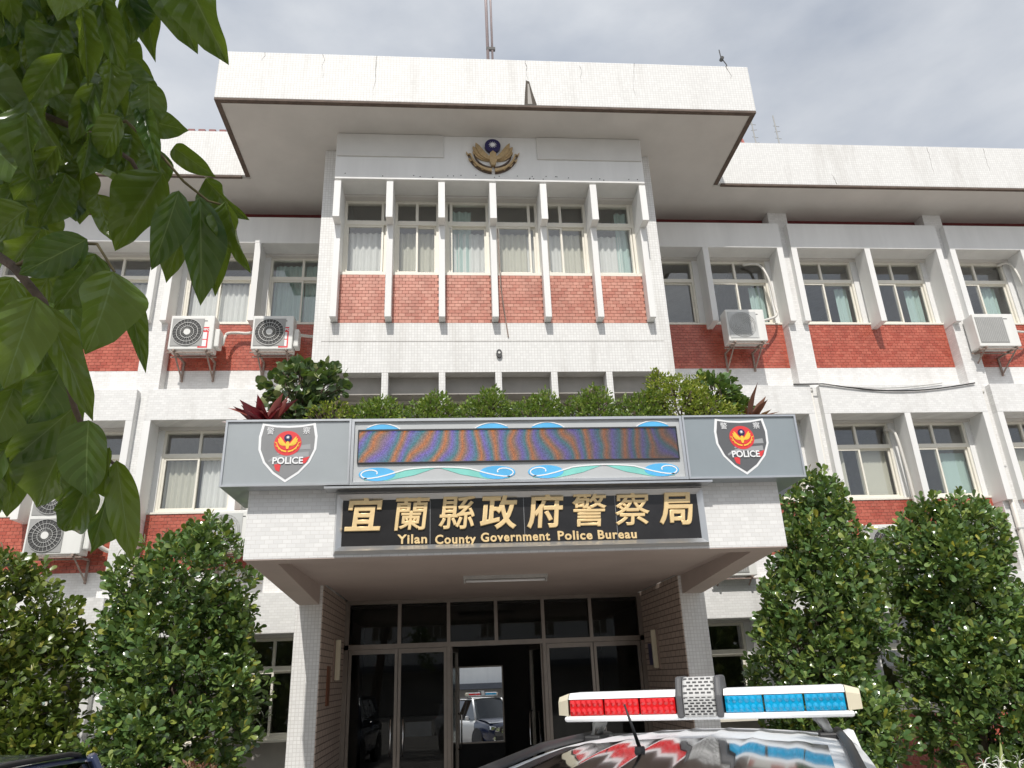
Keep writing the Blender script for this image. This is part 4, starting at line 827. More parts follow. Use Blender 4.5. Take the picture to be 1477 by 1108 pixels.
def blob_points(n, rs, ells, inner=0.25):
    """points on/in a union of ellipsoids [(cx,cy,cz,rx,ry,rz)], mostly near the surface"""
    out, nrm = [], []
    w_ = np.array([e[3]*e[5]+e[4]*e[5] for e in ells]); w_ = w_/w_.sum()
    while len(out) < n:
        e = ells[rs.choice(len(ells), p=w_)]; u = rs.normal(size=3); u /= np.linalg.norm(u)
        r_ = 1.0-abs(rs.normal())*inner
        if r_ < 0.1: continue
        p = np.array(e[:3])+u*np.array(e[3:])*r_*(0.94+0.12*rs.rand())
        inside = False
        for q_ in ells:
            if q_ is not e and (((p-np.array(q_[:3]))/np.array(q_[3:]))**2).sum() < 0.45: inside = True; break
        if inside and rs.rand() < 0.8: continue
        out.append(p); nrm.append(u)
    return np.array(out), np.array(nrm)
def shrub(name, label, cat, base, ells, nshoot, k, size, mat, shape='obovate', ratio=0.55, spread=0.6, seed=1, trunk_r=0.05, inner=0.22, group=None, stems=3, lobes=0):
    t_ = thing(name, label, cat, base, group); rs = np.random.RandomState(seed)
    if lobes:
        ells = list(ells); big = list(ells)
        for i in range(lobes):
            e = big[rs.randint(len(big))]; u = rs.normal(size=3); u /= np.linalg.norm(u); u[1] = -abs(u[1])*0.9; q0 = rs.uniform(0.16, 0.34)
            ells.append((e[0]+u[0]*e[3]*0.92, e[1]+u[1]*e[4]*0.92, e[2]+u[2]*e[5]*0.92, q0, q0, q0*rs.uniform(1.0, 1.7)))
    P_, O_ = blob_points(nshoot, rs, ells, inner); C, D = sprigs(P_, O_, k, size, rs) if lobes else rosettes(P_, O_, k, spread, rs)
    V, Fa = leaf_cloud(C, D, size, shape, seed, ratio=ratio); np_mesh('crown', V, Fa, mat, t_)
    g = G(); q_ = random.Random(seed)
    for i in range(stems):
        e = ells[min(i, len(ells)-1)]
        g.tube([(base[0]+q_.uniform(-0.06, 0.06), base[1]+q_.uniform(-0.06, 0.06), base[2]), ((base[0]+e[0])/2+q_.uniform(-0.1, 0.1), (base[1]+e[1])/2, (base[2]+e[2])/2), (e[0], e[1], e[2]), (e[0]+q_.uniform(-0.2, 0.2)*e[3], e[1], e[2]+0.6*e[5])], trunk_r, 7, trunk_r*0.25)
    for i in range(0, min(nshoot, 260)):
        p = P_[i]; g.tube([tuple(p), tuple(p*0.55+0.45*np.array((base[0], base[1], p[2]-0.25)))], 0.006, 4)
    g.build('trunk', BARK, t_, smooth=True)
    return t_
# tall glossy shrubs in front of the wings
shrub('garden_shrub', 'olive green glossy shrub, lower than its neighbour, below the twin-fan condenser', 'shrub', (-6.95, -2.4, 0.0), [(-6.95, -2.4, 2.75, 0.95, 0.75, 0.95), (-6.6, -2.4, 1.9, 0.9, 0.8, 1.2), (-7.4, -2.4, 1.6, 0.9, 0.8, 1.3), (-6.4, -2.5, 0.9, 0.7, 0.7, 0.9)], 2100, 9, 0.115, LEAF_BUSH2, seed=11, lobes=34, spread=0.5)
shrub('garden_shrub', 'tall dark glossy shrub with yellow tips beside the entrance column with the notice strip', 'shrub', (-4.75, -2.1, 0.0), [(-4.52, -2.1, 3.25, 0.90, 0.75, 1.0), (-4.6, -2.1, 2.4, 0.98, 0.8, 1.1), (-4.35, -2.1, 1.7, 0.95, 0.85, 1.2), (-4.8, -2.1, 1.0, 0.85, 0.8, 1.0)], 2300, 9, 0.112, LEAF_BUSH, seed=12, lobes=34, spread=0.5)
shrub('garden_shrub', 'tall dark glossy shrub pressed against the canopy, next to the column with the plaque', 'shrub', (4.55, -2.1, 0.0), [(4.98, -2.1, 3.55, 0.66, 0.62, 0.95), (4.7, -2.1, 2.7, 0.82, 0.75, 1.0), (4.4, -2.1, 1.8, 0.82, 0.75, 1.0), (4.6, -2.1, 1.0, 0.85, 0.75, 1.0)], 2300, 9, 0.112, LEAF_BUSH, seed=13, lobes=34, spread=0.5)
shrub('garden_shrub', 'broad glossy shrub below the half hidden condenser with the ribbed guard', 'shrub', (6.85, -2.1, 0.0), [(6.85, -2.1, 3.3, 0.90, 0.75, 1.0), (7.05, -2.1, 2.4, 0.98, 0.8, 1.1), (6.9, -2.1, 1.5, 1.0, 0.8, 1.2), (7.6, -2.1, 1.5, 0.8, 0.7, 1.2)], 2700, 9, 0.112, LEAF_BUSH, seed=14, lobes=34, spread=0.5)
# planted canopy edge
for k in range(6):
    x = -1.75+0.66*k; h = (0.42, 0.48, 0.56, 0.50, 0.58, 0.54)[k]
    shrub('hedge_shrub', 'small leaved green hedge shrub in the row above the display sign', 'shrub', (x, -4.75, 4.55), [(x, -4.75, 4.80, 0.40, 0.30, 0.20+h*0.55), (x+0.15, -4.78, 4.98, 0.24, 0.22, h*0.75)], 1300, 6, 0.042, LEAF_HEDGE, 'ovate', 0.5, seed=20+k, trunk_r=0.015, inner=0.2, group='hedge shrubs along the canopy edge')
shrub('round_leaf_shrub', 'round leaved grey green shrub above the paler shield light box', 'shrub', (-2.65, -4.6, 4.55), [(-2.68, -4.6, 5.45, 0.42, 0.35, 0.36), (-2.35, -4.6, 5.52, 0.28, 0.3, 0.26), (-2.5, -4.6, 5.1, 0.35, 0.3, 0.35)], 300, 5, 0.095, LEAF_ROUND, 'round', 0.95, seed=31, trunk_r=0.025)
shrub('lime_shrub', 'yellow green shrub between the round leaved shrub and the hedge', 'shrub', (-2.2, -4.8, 4.55), [(-2.2, -4.8, 4.95, 0.32, 0.28, 0.28)], 300, 6, 0.042, LEAF_LIME, 'ovate', 0.5, seed=32, trunk_r=0.015)
shrub('lime_shrub', 'bright yellow green shrub with feathery top at the end of the hedge', 'shrub', (2.1, -4.75, 4.55), [(2.05, -4.75, 5.15, 0.45, 0.35, 0.42), (2.45, -4.8, 4.95, 0.40, 0.3, 0.28), (1.85, -4.7, 5.45, 0.14, 0.12, 0.22), (2.4, -4.7, 5.35, 0.12, 0.12, 0.22)], 1500, 6, 0.040, LEAF_LIME, 'ovate', 0.5, seed=33, trunk_r=0.02)
shrub('broad_leaf_shrub', 'dark broad leaved shrub above the darker shield light box', 'shrub', (2.65, -4.55, 4.55), [(2.62, -4.5, 5.35, 0.36, 0.3, 0.30), (2.8, -4.5, 5.1, 0.28, 0.26, 0.30)], 170, 6, 0.11, LEAF_BUSH, 'obovate', 0.5, seed=34, trunk_r=0.02)
def cordyline(label, base, n, ln, lean, mat, seed):
    t_ = thing('cordyline', label, 'plant', base); q_ = random.Random(seed); g = G().tube([base, (base[0], base[1], base[2]+0.35)], 0.02, 7); g.build('stem', BARK, t_)
    C = []; D = []
    for i in range(n):
        a_ = q_.uniform(0, 2*math.pi); e = R(q_.uniform(5, 75)); D.append((math.cos(a_)*math.cos(e)+lean, math.sin(a_)*math.cos(e), math.sin(e))); C.append((base[0], base[1], base[2]+0.20+0.2*q_.random()))
    V, Fa = leaf_cloud(np.array(C), np.array(D), ln, 'blade', seed, ratio=0.26, fold=0.35); np_mesh('leaves', V, Fa, mat, t_)
cordyline('deep red cordyline at the outer end of the paler light box', (-2.92, -4.95, 4.55), 42, 0.40, -0.1, LEAF_RED, 41)
cordyline('rusty red cordyline at the outer end of the darker light box', (2.98, -4.8, 4.55), 30, 0.40, 0.15, LEAF_RUST, 42)
# low plants at the foot of the shrubs
shrub('rust_shrub', 'low rust red shrub at the foot of the tall shrub by the notice strip column', 'shrub', (-3.75, -3.4, 0.0), [(-3.8, -3.4, 0.9, 0.42, 0.4, 0.38), (-3.75, -3.4, 0.5, 0.4, 0.4, 0.4)], 500, 6, 0.05, LEAF_RUST, 'ovate', 0.5, seed=51, trunk_r=0.02)
shrub('croton_shrub', 'small orange leaved croton beside the white spider lilies', 'shrub', (7.0, -3.2, 0.0), [(7.0, -3.2, 0.9, 0.22, 0.22, 0.25), (7.0, -3.2, 0.55, 0.22, 0.2, 0.3)], 120, 6, 0.12, LEAF_ORANGE, 'ovate', 0.45, seed=52, trunk_r=0.02)
lil = thing('spider_lily', 'clump of white spider lilies in front of the broad glossy shrub', 'plant', (6.35, -3.2, 0.0)); q_ = random.Random(9)
C = np.array([(6.35+q_.uniform(-0.35, 0.35), -3.2+q_.uniform(-0.2, 0.2), 0.02) for i in range(46)]); D = np.array([(q_.uniform(-0.5, 0.5), q_.uniform(-0.5, 0.5), 1.0) for i in range(46)])
V, Fa = leaf_cloud(C, D, 0.95, 'blade', 9, ratio=0.07); np_mesh('leaves', V, Fa, LEAF_HEDGE, lil)
PETAL = plain('lily_petal', (0.85, 0.86, 0.80), 0.5, 0.03)
for k in range(8):
    x, y, z = 6.35+q_.uniform(-0.42, 0.42), -3.3+q_.uniform(-0.15, 0.15), 0.80+q_.uniform(-0.08, 0.10); g = G().tube([(x*0.5+6.35*0.5, y, 0.05), (x, y, z)], 0.008, 5)
    for i in range(9):
        a_ = 2*math.pi*i/9+q_.random(); g.tube([(x, y, z), (x+0.06*math.cos(a_), y-0.02, z+0.06*math.sin(a_)+0.02), (x+0.13*math.cos(a_), y-0.03, z+0.12*math.sin(a_)-0.01)], 0.006, 4, 0.002)
    g.build('flower', PETAL, lil)

# ------------------------------------------------------------------ police car
def superloft(secs, n=20):
    """secs: list of rings of (x,y,z) with equal counts"""
    g = G(); k = len(secs[0])
    for s_ in secs: g.v += [tuple(p) for p in s_]
    for i in range(len(secs)-1):
        for j in range(k-1): g.f.append((i*k+j, i*k+j+1, (i+1)*k+j+1, (i+1)*k+j))
    return g
def lathe_x(g, cx, cy, cz, prof, n=28):
    """wheel-like lathe about the x axis: prof [(x,r)]"""
    k0 = len(g.v); m = len(prof)
    for i in range(n):
        a_ = 2*math.pi*i/n
        for (x, r_) in prof: g.v.append((cx+x, cy+r_*math.cos(a_), cz+r_*math.sin(a_)))
    for i in range(n):
        for j in range(m-1):
            a, c = k0+i*m+j, k0+((i+1) % n)*m+j; g.f.append((a, a+1, c+1, c))
def make_car(name, label, loc, rotz, roof_mat, lower_mat, hood_mat, police):
    t_ = thing(name, label, 'car', (0, 0, 0))
    def bd(g, nm, mt, par=None, **k): return g.build(nm, mt, par or t_, local=True, **k)
    # lower body: cross-sections along y from tail to nose
    def ring(y, hw, zb, zs, zt, hwt):
        half = [(hw*0.86, zb), (hw*0.985, zb+0.16), (hw, zs-0.14), (hw*0.985, zs), (hwt*0.97, zt-0.01), (hwt*0.6, zt+0.02), (0, zt+0.03)]
        return [(x, y, z) for x, z in half]+[(-x, y, z) for x, z in reversed(half[:-1])]
    S_ = [(-2.32, 0.70, 0.48, 0.80, 0.95, 0.60), (-2.26, 0.84, 0.38, 0.90, 1.02, 0.74), (-1.9, 0.90, 0.30, 0.95, 1.05, 0.80), (-0.8, 0.91, 0.26, 0.95, 1.03, 0.82), (0.6, 0.91, 0.26, 0.94, 1.01, 0.82), (1.15, 0.91, 0.27, 0.92, 1.02, 0.82), (1.7, 0.90, 0.28, 0.86, 0.98, 0.78), (2.1, 0.86, 0.30, 0.80, 0.92, 0.72), (2.26, 0.78, 0.34, 0.74, 0.86, 0.64), (2.32, 0.66, 0.42, 0.66, 0.78, 0.54)]
    bd(superloft([ring(*q_) for q_ in S_[:6]]), 'body', lower_mat, smooth=True); bd(superloft([ring(*q_) for q_ in S_[5:]]), 'nose', hood_mat, smooth=True)
    g = G(); g.add([(x, -2.32, z) for x, z in ((-0.6, 0.5), (0.6, 0.5), (0.55, 0.95), (-0.55, 0.95))], [(0, 1, 2, 3)]); bd(g, 'tail_panel', lower_mat)
    g = superloft([[(0.78*math.sin(u*math.pi/2)*(1 if True else 1), y, zt+0.034-0.02*abs(u)) for u in (-1, -0.66, -0.33, 0, 0.33, 0.66, 1)] for (y, zt) in ((1.12, 1.03), (1.5, 1.01), (1.9, 0.965), (2.2, 0.89))]); bd(g, 'bonnet', hood_mat, smooth=True)
    # greenhouse glass: windscreen, rear screen, sides
    ZR, RW, BW = 1.785, 0.575, 0.80
    yf0, yf1, yr0, yr1 = 1.22, 0.50, -2.12, -1.86              # windscreen foot/head, rear foot/head
    g = superloft([[(BW*u, yf0-0.10*u*u, 1.03) for u in (-1, -0.5, 0, 0.5, 1)], [((BW+RW)/2*u, (yf0+yf1)/2-0.08*u*u, 1.40) for u in (-1, -0.5, 0, 0.5, 1)], [(RW*u, yf1-0.06*u*u, ZR-0.03) for u in (-1, -0.5, 0, 0.5, 1)]]); bd(g, 'windscreen', CARGLASS, smooth=True)
    g = superloft([[(BW*0.93*u, yr0+0.06*u*u, 1.02) for u in (-1, 0, 1)], [(RW*u, yr1+0.04*u*u, ZR-0.05) for u in (-1, 0, 1)]]); bd(g, 'rear_screen', CARGLASS, smooth=True)
    for s in (-1, 1):
        for (ya, yb) in ((1.02, 0.02), (-0.06, -0.98), (-1.06, -1.86)):
            ya2, yb2 = min(ya, 0.44+0.0) if ya > 0.5 else ya, yb+(0.12 if yb < -1.5 else 0)
            g = G().add([(s*BW, ya, 1.03), (s*BW, yb, 1.03), (s*(RW+0.02), yb2, ZR-0.09), (s*(RW+0.02), ya2, ZR-0.09)], [(0, 1, 2, 3)]); bd(g, 'side_window', CARGLASS)
        for yy in (-0.02, -1.02): bd(G().add([(s*(BW+0.003), yy-0.05, 1.03), (s*(BW+0.003), yy+0.05, 1.03), (s*(RW+0.024), yy+0.05, ZR-0.08), (s*(RW+0.024), yy-0.05, ZR-0.08)], [(0, 1, 2, 3)]), 'pillar_trim', CARBLACK)
        bd(G().tube([(s*BW, 1.10, 1.02), (s*(RW+0.03), 0.48, ZR-0.05)], 0.035, 8), 'windscreen_pillar', roof_mat, smooth=True); bd(G().tube([(s*BW*0.95, -2.08, 1.0), (s*(RW+0.02), -1.86, ZR-0.05)], 0.06, 8), 'rear_pillar', roof_mat, smooth=True)
    # roof: crowned skin with pressed ribs
    nx, ny = 49, 26; V_, ribx = [], (-0.40, -0.24, -0.08, 0.08, 0.24, 0.40)
    rows = []
    for i in range(ny):
        v = i/(ny-1); y = yf1+0.03+(yr1-0.12-yf1-0.03)*v
        lz = ZR-0.035+0.055*math.sin(math.pi*min(1, max(0, 0.10+v*0.85)))
        row = []
        for j in range(nx):
            u = -1+2*j/(nx-1); x = u*(RW+0.045); z = lz-0.045*u*u-0.09*max(0, abs(u)-0.86)**1.3*3
            rib = sum(math.exp(-((x-rx)/0.017)**2) for rx in ribx)*0.008*min(1, 8*v, 8*(1-v))
            row.append((x, y, z+rib))
        rows.append(row)
    roof = bd(superloft(rows), 'roof', roof_mat, smooth=True)
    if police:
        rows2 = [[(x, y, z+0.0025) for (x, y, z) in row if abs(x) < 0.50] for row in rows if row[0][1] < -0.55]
        bd(superloft(rows2), 'roof_shade', CARBLACK, roof, smooth=True)  # dark gloss overlay puts tree shade and dark reflections into the roof's colour
    for s in (-1, 1):
        bd(G().tube([(s*0.545, 0.42, ZR-0.035), (s*0.555, 0.2, ZR-0.012), (s*0.558, -0.7, ZR+0.005), (s*0.555, -1.6, ZR-0.02), (s*0.545, -1.85, ZR-0.05)], 0.017, 8), 'roof_rail', BLACKR, smooth=True)
    # wheels
    for s in (-1, 1):
        for yy in (1.38, -1.36):
            g = G(); lathe_x(g, s*0.80, yy, 0.345, [(-0.11, 0.21), (-0.115, 0.30), (-0.09, 0.34), (0.09, 0.34), (0.115, 0.30), (0.11, 0.21)]); wl = bd(g, 'wheel', BLACKR, smooth=True)
            g = G(); lathe_x(g, s*0.80, yy, 0.345, [(s*0.10, 0.215), (s*0.07, 0.20), (s*0.085, 0.06), (s*0.10, 0.0)]); bd(g, 'rim', ALU, wl, smooth=True)
            g = G(); lathe_x(g, s*0.885, yy, 0.36, [(0.0, 0.36), (s*0.035, 0.385), (s*0.035, 0.405), (0.0, 0.42)]); bd(g, 'arch_trim', BLACKR, smooth=True)
            g = G(); g.v += [(s*0.914, yy+0.375*math.cos(a_), 0.36+0.375*math.sin(a_)) for a_ in [2*math.pi*k/24 for k in range(24)]]; g.f.append(tuple(range(24))); bd(g, 'wheel_well', BLACKR)
    # front: grille, lamps, bumper, plate
    bd(G().box(-0.42, 0.42, 2.28, 2.345, 0.56, 0.74), 'grille', BLACKR, bevel=0.01)
    for k in range(3): bd(G().box(-0.40, 0.40, 2.343, 2.352, 0.58+0.05*k, 0.60+0.05*k), 'grille_bar', CHROME)
    for s in (-1, 1):
        bd(G().prism([(s*0.44, 0.62), (s*0.44, 0.76), (s*0.78, 0.82), (s*0.80, 0.70)], 2.12, 2.30), 'headlight', CHROME, bevel=0.015); bd(G().disc(s*0.66, 0.42, 0.055, 2.24, 2.315, 16), 'fog_lamp', CHROME)
        bd(G().prism([(s*0.62, 0.75), (s*0.62, 1.0), (s*0.80, 0.98), (s*0.82, 0.78)], -2.31, -2.20), 'tail_light', LENSR, bevel=0.01)
        bd(G().box(*xs(s, 0.93, 1.06), 0.72, 0.80, 1.02, 1.16), 'wing_mirror', roof_mat, bevel=0.03)
        bd(G().box(*xs(s, 0.88, 0.935), 0.75, 0.79, 1.04, 1.08), 'mirror_arm', BLACKR)
        for yy in (0.10, -0.90): bd(G().box(*xs(s, 0.905, 0.93), yy-0.09, yy+0.09, 0.90, 0.93), 'door_handle', CHROME)
    bd(G().box(-0.62, 0.62, 2.26, 2.335, 0.34, 0.50), 'bumper_inset', BLACKR, bevel=0.01); bd(G().box(-0.17, 0.17, 2.336, 2.345, 0.44, 0.53), 'number_plate', WHITE); bd(G().box(-0.17, 0.17, -2.335, -2.325, 0.70, 0.79), 'number_plate', WHITE)
    bd(G().box(-0.80, 0.80, -2.36, -2.2, 0.42, 0.58), 'rear_bumper', BLACKR, bevel=0.03)
    if police:
        # light bar
        zb = ZR+0.05; lb = bd(G().box(-0.625, 0.625, -0.135, 0.135, zb+0.01, zb+0.035), 'light_bar', WHITE, bevel=0.012)
        bd(G().prismx([(-0.13, zb+0.106), (-0.10, zb+0.132), (0.10, zb+0.132), (0.13, zb+0.106)], -0.60, -0.105), 'top_cover', WHITE, lb); bd(G().prismx([(-0.13, zb+0.106), (-0.10, zb+0.132), (0.10, zb+0.132), (0.13, zb+0.106)], 0.105, 0.60), 'top_cover', WHITE, lb)
        for s, mt in ((-1, LENSR), (1, LENSB)):
            for k in range(3):
                a, c = xs(s, 0.108+0.165*k, 0.108+0.165*k+0.158)
                bd(G().box(a, c, -0.128, 0.128, zb+0.036, zb+0.105), 'lens', mt, lb, bevel=0.005)
                g = G()
                for ii in range(6):
                    for jj in range(2):
                        cx_, cz_ = a+0.014+0.026*ii, zb+0.054+0.034*jj
                        for ysgn in (-1, 1):
                            ring_ = [(cx_+0.0115*math.cos(2*math.pi*h/10), ysgn*0.129, cz_+0.0145*math.sin(2*math.pi*h/10)) for h in range(10)]; k0 = len(g.v); g.v += ring_+[(cx_, ysgn*0.137, cz_)]
                            g.f += [(k0+h, k0+(h+1) % 10, k0+10) if ysgn < 0 else (k0+(h+1) % 10, k0+h, k0+10) for h in range(10)]
                bd(g, 'lens_dimples', mt, lb, kind='stuff')
            a, c = xs(s, 0.605, 0.675)
            g = G(); x0_, x1_ = s*0.603, s*0.660
            prof = [(-0.13, zb+0.036), (-0.13, zb+0.106), (-0.10, zb+0.132), (0.10, zb+0.132), (0.13, zb+0.106), (0.13, zb+0.036)]; k = len(prof)
            g.v += [(x0_, y, z) for y, z in prof]+[(x1_, y*0.72, zb+0.05+(z-zb-0.05)*0.8) for y, z in prof]
            g.f += [(i, (i+1) % k, (i+1) % k+k, i+k) for i in range(k)]+[tuple(range(k, 2*k))]; bd(g, 'end_cap', CREAM, lb)
            bd(G().tube([(s*0.52, -0.06, ZR-0.02), (s*0.50, -0.05, ZR+0.04), (s*0.47, 0.0, zb+0.005)], 0.018, 8), 'foot', GALV, lb, smooth=True); bd(G().tube([(s*0.52, 0.07, ZR-0.02), (s*0.47, 0.02, zb+0.005)], 0.014, 8), 'foot', GALV, lb, smooth=True)
            bd(G().box(*xs(s, 0.47, 0.56), -0.10, 0.10, ZR-0.035, ZR+0.0), 'foot_plate', BLACKR, lb, bevel=0.008)
        zt = zb+0.155
        bd(G().prismx([(-0.150, zb+0.02), (-0.155, zb+0.11), (-0.11, zt+0.03), (0.11, zt+0.03), (0.155, zb+0.11), (0.150, zb+0.02)], -0.070, 0.070), 'speaker', GRILLE, lb, bevel=0.012)
        for s in (-1, 1): bd(G().prismx([(-0.153, zb+0.018), (-0.158, zb+0.11), (-0.114, zt+0.034), (0.114, zt+0.034), (0.158, zb+0.11), (0.153, zb+0.018)], *xs(s, 0.0705, 0.100)), 'speaker_cheek', plain('cheek_grey', (0.10, 0.10, 0.105), 0.5) if 'cheek_grey' not in MATS else MATS['cheek_grey'], lb, bevel=0.01)
        g = G()
        for j in range(7):
            for i in range(5):
                x = -0.052+0.026*i+(0.012 if j % 2 else -0.004); z = zb+0.034+0.011*j
                g.add([(x-0.009, -0.1535, z-0.003), (x+0.009, -0.1535, z-0.003), (x+0.009, -0.156, z+0.003), (x-0.009, -0.156, z+0.003)], [(0, 1, 2, 3)])
        for j in range(5):
            t2 = 0.12+0.19*j; y_, z_ = -0.155+0.045*t2, zb+0.11+(zt+0.03-zb-0.11)*t2
            for i in range(5):
                x = -0.052+0.026*i+(0.012 if j % 2 else -0.004); g.add([(x-0.009, y_-0.004, z_), (x+0.009, y_-0.004, z_), (x+0.009, y_-0.0015, z_+0.005), (x-0.009, y_-0.0015, z_+0.005)], [(0, 1, 2, 3)])
        bd(g, 'speaker_slots', BLACKR, lb, kind='stuff')
        # aerial on the rear roof
        ab_ = bd(G().tube([(-0.10, -1.05, ZR-0.02), (-0.10, -1.05, ZR+0.035)], 0.026, 12, 0.016), 'aerial', BLACKR, smooth=True)
        bd(G().tube([(-0.10, -1.05, ZR+0.03), (-0.135, -1.07, ZR+0.165)], 0.007, 8, 0.003), 'rod', BLACKR, ab_, smooth=True)
    t_.location = loc; t_.rotation_euler.z = rotz
    return t_
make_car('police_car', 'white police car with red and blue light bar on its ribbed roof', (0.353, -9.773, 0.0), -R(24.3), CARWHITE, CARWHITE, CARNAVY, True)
make_car('parked_car', 'dark navy car, only its roof edge showing by the low shrubs', (-3.80, -8.0, 0.0), R(4), CARNAVY, CARNAVY, CARNAVY, False).scale = (0.95, 0.95, 0.95)

# ------------------------------------------------------------------ white building across the yard (seen in the lobby mirror)
ob = thing('neighbour_building', 'white building across the yard, visible only in the lobby mirror', 'building', (0, -42, 0))
B_('wall', PAINT, ob, -26, 26, -44, -38, 3.0, 9.0); B_('ground_floor', CONC, ob, -26, 26, -44, -38.4, 0.0, 3.0); B_('canopy', plain('neighbour_awning', (0.10, 0.11, 0.13), 0.6), ob, -26, 26, -38.4, -36.6, 2.6, 2.99)
for k in range(14):
    x = -24+3.6*k; wf = B_('window', plain('neighbour_window', (0.20, 0.17, 0.12), 0.3) if 'neighbour_window' not in MATS else MATS['neighbour_window'], ob, x, x+1.3, -38.03, -37.98, 4.6, 6.8)
    for j in (0.43, 0.87): B_('glazing_bar', FRAME, wf, x+j-0.03, x+j+0.03, -37.979, -37.96, 4.6, 6.8)
for z in (5.3, 6.05): pass

# ------------------------------------------------------------------ street tree over the camera: big drooping leaves
def big_leaf_mesh(name, curl, wave, fold, seed):
    n, mm = 21, 9; v, f, uvs = [], [], []
    q_ = random.Random(seed)
    for i in range(n):
        t_ = i/(n-1)
        wd = 0.5*(max(0.0, math.sin(math.pi*t_**0.80))**0.72)*(1-0.12*t_)
        if t_ > 0.80: wd = wd*(1-0.55*(t_-0.80)/0.20)+0.012*(1-t_)/0.2
        zc = -curl*t_*t_
        for j in range(mm):
            u = -1+2*j/(mm-1)
            v.append((u*wd, t_, zc+fold*abs(u)*wd+wave*math.sin(9*t_+seed)*u*abs(u)*wd)); uvs.append((0.5+0.5*u, t_))
    for i in range(n-1):
        for j in range(mm-1): f.append((i*mm+j, i*mm+j+1, (i+1)*mm+j+1, (i+1)*mm+j))
    me = bpy.data.meshes.new(name); me.from_pydata(v, [], f); ul = me.uv_layers.new(name='leaf')
    for li, lp in enumerate(me.loops): ul.data[li].uv = uvs[lp.vertex_index]
    me.polygons.foreach_set('use_smooth', [True]*len(me.polygons)); me.materials.append(BIGLEAF); me.update(); return me
LM = [big_leaf_mesh('leaf', 0.10, 0.10, 0.25, 1), big_leaf_mesh('leaf', 0.22, 0.22, 0.40, 2), big_leaf_mesh('leaf', -0.06, 0.15, 0.15, 3), big_leaf_mesh('leaf', 0.15, 0.30, 0.55, 5)]
def ray(u, v): return (RT*(u-738.5)+UP*(554-v)+FW*FPX).normalized()
def at(u, v, d):                                     # a point d metres in front of the lens plane
    r_ = RT*(u-738.5)+UP*(554-v)+FW*FPX; return CAM+r_*(d/FPX)
TRUNK = Vector((-3.35, -12.35, 0.0))
tree = thing('street_tree', 'large leaved tree with drooping dark green leaves hanging in front of the building', 'tree', TRUNK)
lq = random.Random(21)
def put_leaf(b, t_, wpx, d, dt=0.0, var=None, twist=None):
    p0, p1 = at(b[0], b[1], d), at(t_[0], t_[1], d+dt); ax = p1-p0; ln = ax.length; yv = ax/ln
    view = ray((b[0]+t_[0])/2, (b[1]+t_[1])/2); nz = -view; nz = (nz-yv*nz.dot(yv)).normalized()
    tw = R(twist if twist is not None else lq.uniform(-38, 38)); nz = (Matrix.Rotation(tw, 3, yv) @ nz)
    xv = yv.cross(nz); wdm = wpx*d/FPX/max(0.55, math.cos(tw))*1.02
    me = LM[var if var is not None else lq.randrange(4)]
    o = bpy.data.objects.new('leaf', me); col.objects.link(o); o.parent = tree
    M = Matrix(((xv.x*wdm, yv.x*ln, nz.x*ln, p0.x), (xv.y*wdm, yv.y*ln, nz.y*ln, p0.y), (xv.z*wdm, yv.z*ln, nz.z*ln, p0.z), (0, 0, 0, 1)))
    o.matrix_local = Matrix.Translation(-TRUNK) @ M
    return p0
LV = [((108, -55), (84, 34), 58, 1.25), ((118, 12), (131, 122), 30, 1.35), ((140, -10), (178, 108), 44, 1.4), ((178, -45), (196, 63), 48, 1.45), ((205, -45), (214, 74), 46, 1.5), ((236, -40), (281, 76), 56, 1.45), ((262, -45), (324, 92), 66, 1.35),
 ((160, 95), (232, 146), 46, 1.5), ((203, 172), (274, 188), 40, 1.55), ((250, 212), (306, 254), 32, 1.6), ((176, 208), (122, 238), 46, 1.45), ((235, 250), (161, 360), 72, 1.5), ((258, 275), (222, 392), 50, 1.45), ((280, 290), (235, 408), 44, 1.55), ((288, 285), (294, 442), 58, 1.5), ((312, 300), (311, 424), 44, 1.6),
 ((326, 290), (354, 392), 30, 1.55), ((296, 258), (352, 318), 34, 1.6), ((126, 345), (29, 395), 60, 1.25), ((138, 366), (82, 452), 60, 1.3), ((164, 392), (137, 510), 82, 1.2), ((178, 405), (213, 538), 30, 1.3), ((52, 428), (2, 560), 78, 1.15), ((66, 440), (132, 608), 46, 1.25),
 ((88, 532), (45, 618), 72, 1.3), ((110, 585), (3, 678), 60, 1.35), ((112, 612), (28, 742), 74, 1.4), ((128, 606), (119, 720), 70, 1.25), ((134, 680), (90, 778), 54, 1.4), ((158, 645), (153, 735), 26, 1.3), ((162, 680), (138, 803), 48, 1.4), ((168, 664), (189, 808), 46, 1.3),
 ((205, 165), (170, 270), 50, 1.7), ((190, 195), (178, 262), 40, 1.6), ((228, 215), (205, 300), 46, 1.55), ((120, 240), (75, 300), 50, 1.6), ((95, 250), (60, 330), 46, 1.5), ((140, 280), (160, 350), 40, 1.6), ((60, 330), (5, 390), 50, 1.4), ((40, 300), (-20, 345), 55, 1.3), ((70, 480), (55, 560), 50, 1.4), ((90, 460), (75, 550), 48, 1.45), ((30, 470), (30, 590), 56, 1.3), ((20, 560), (-15, 650), 60, 1.3), ((75, 570), (30, 650), 60, 1.45),
 ((70, 400), (25, 470), 50, 1.35), ((20, 400), (-30, 480), 60, 1.2), ((150, 640), (110, 700), 46, 1.5)]
for (b_, t_, wp, d) in LV: put_leaf(b_, t_, wp, d, lq.uniform(-0.03, 0.05), twist=lq.uniform(-30, 30))
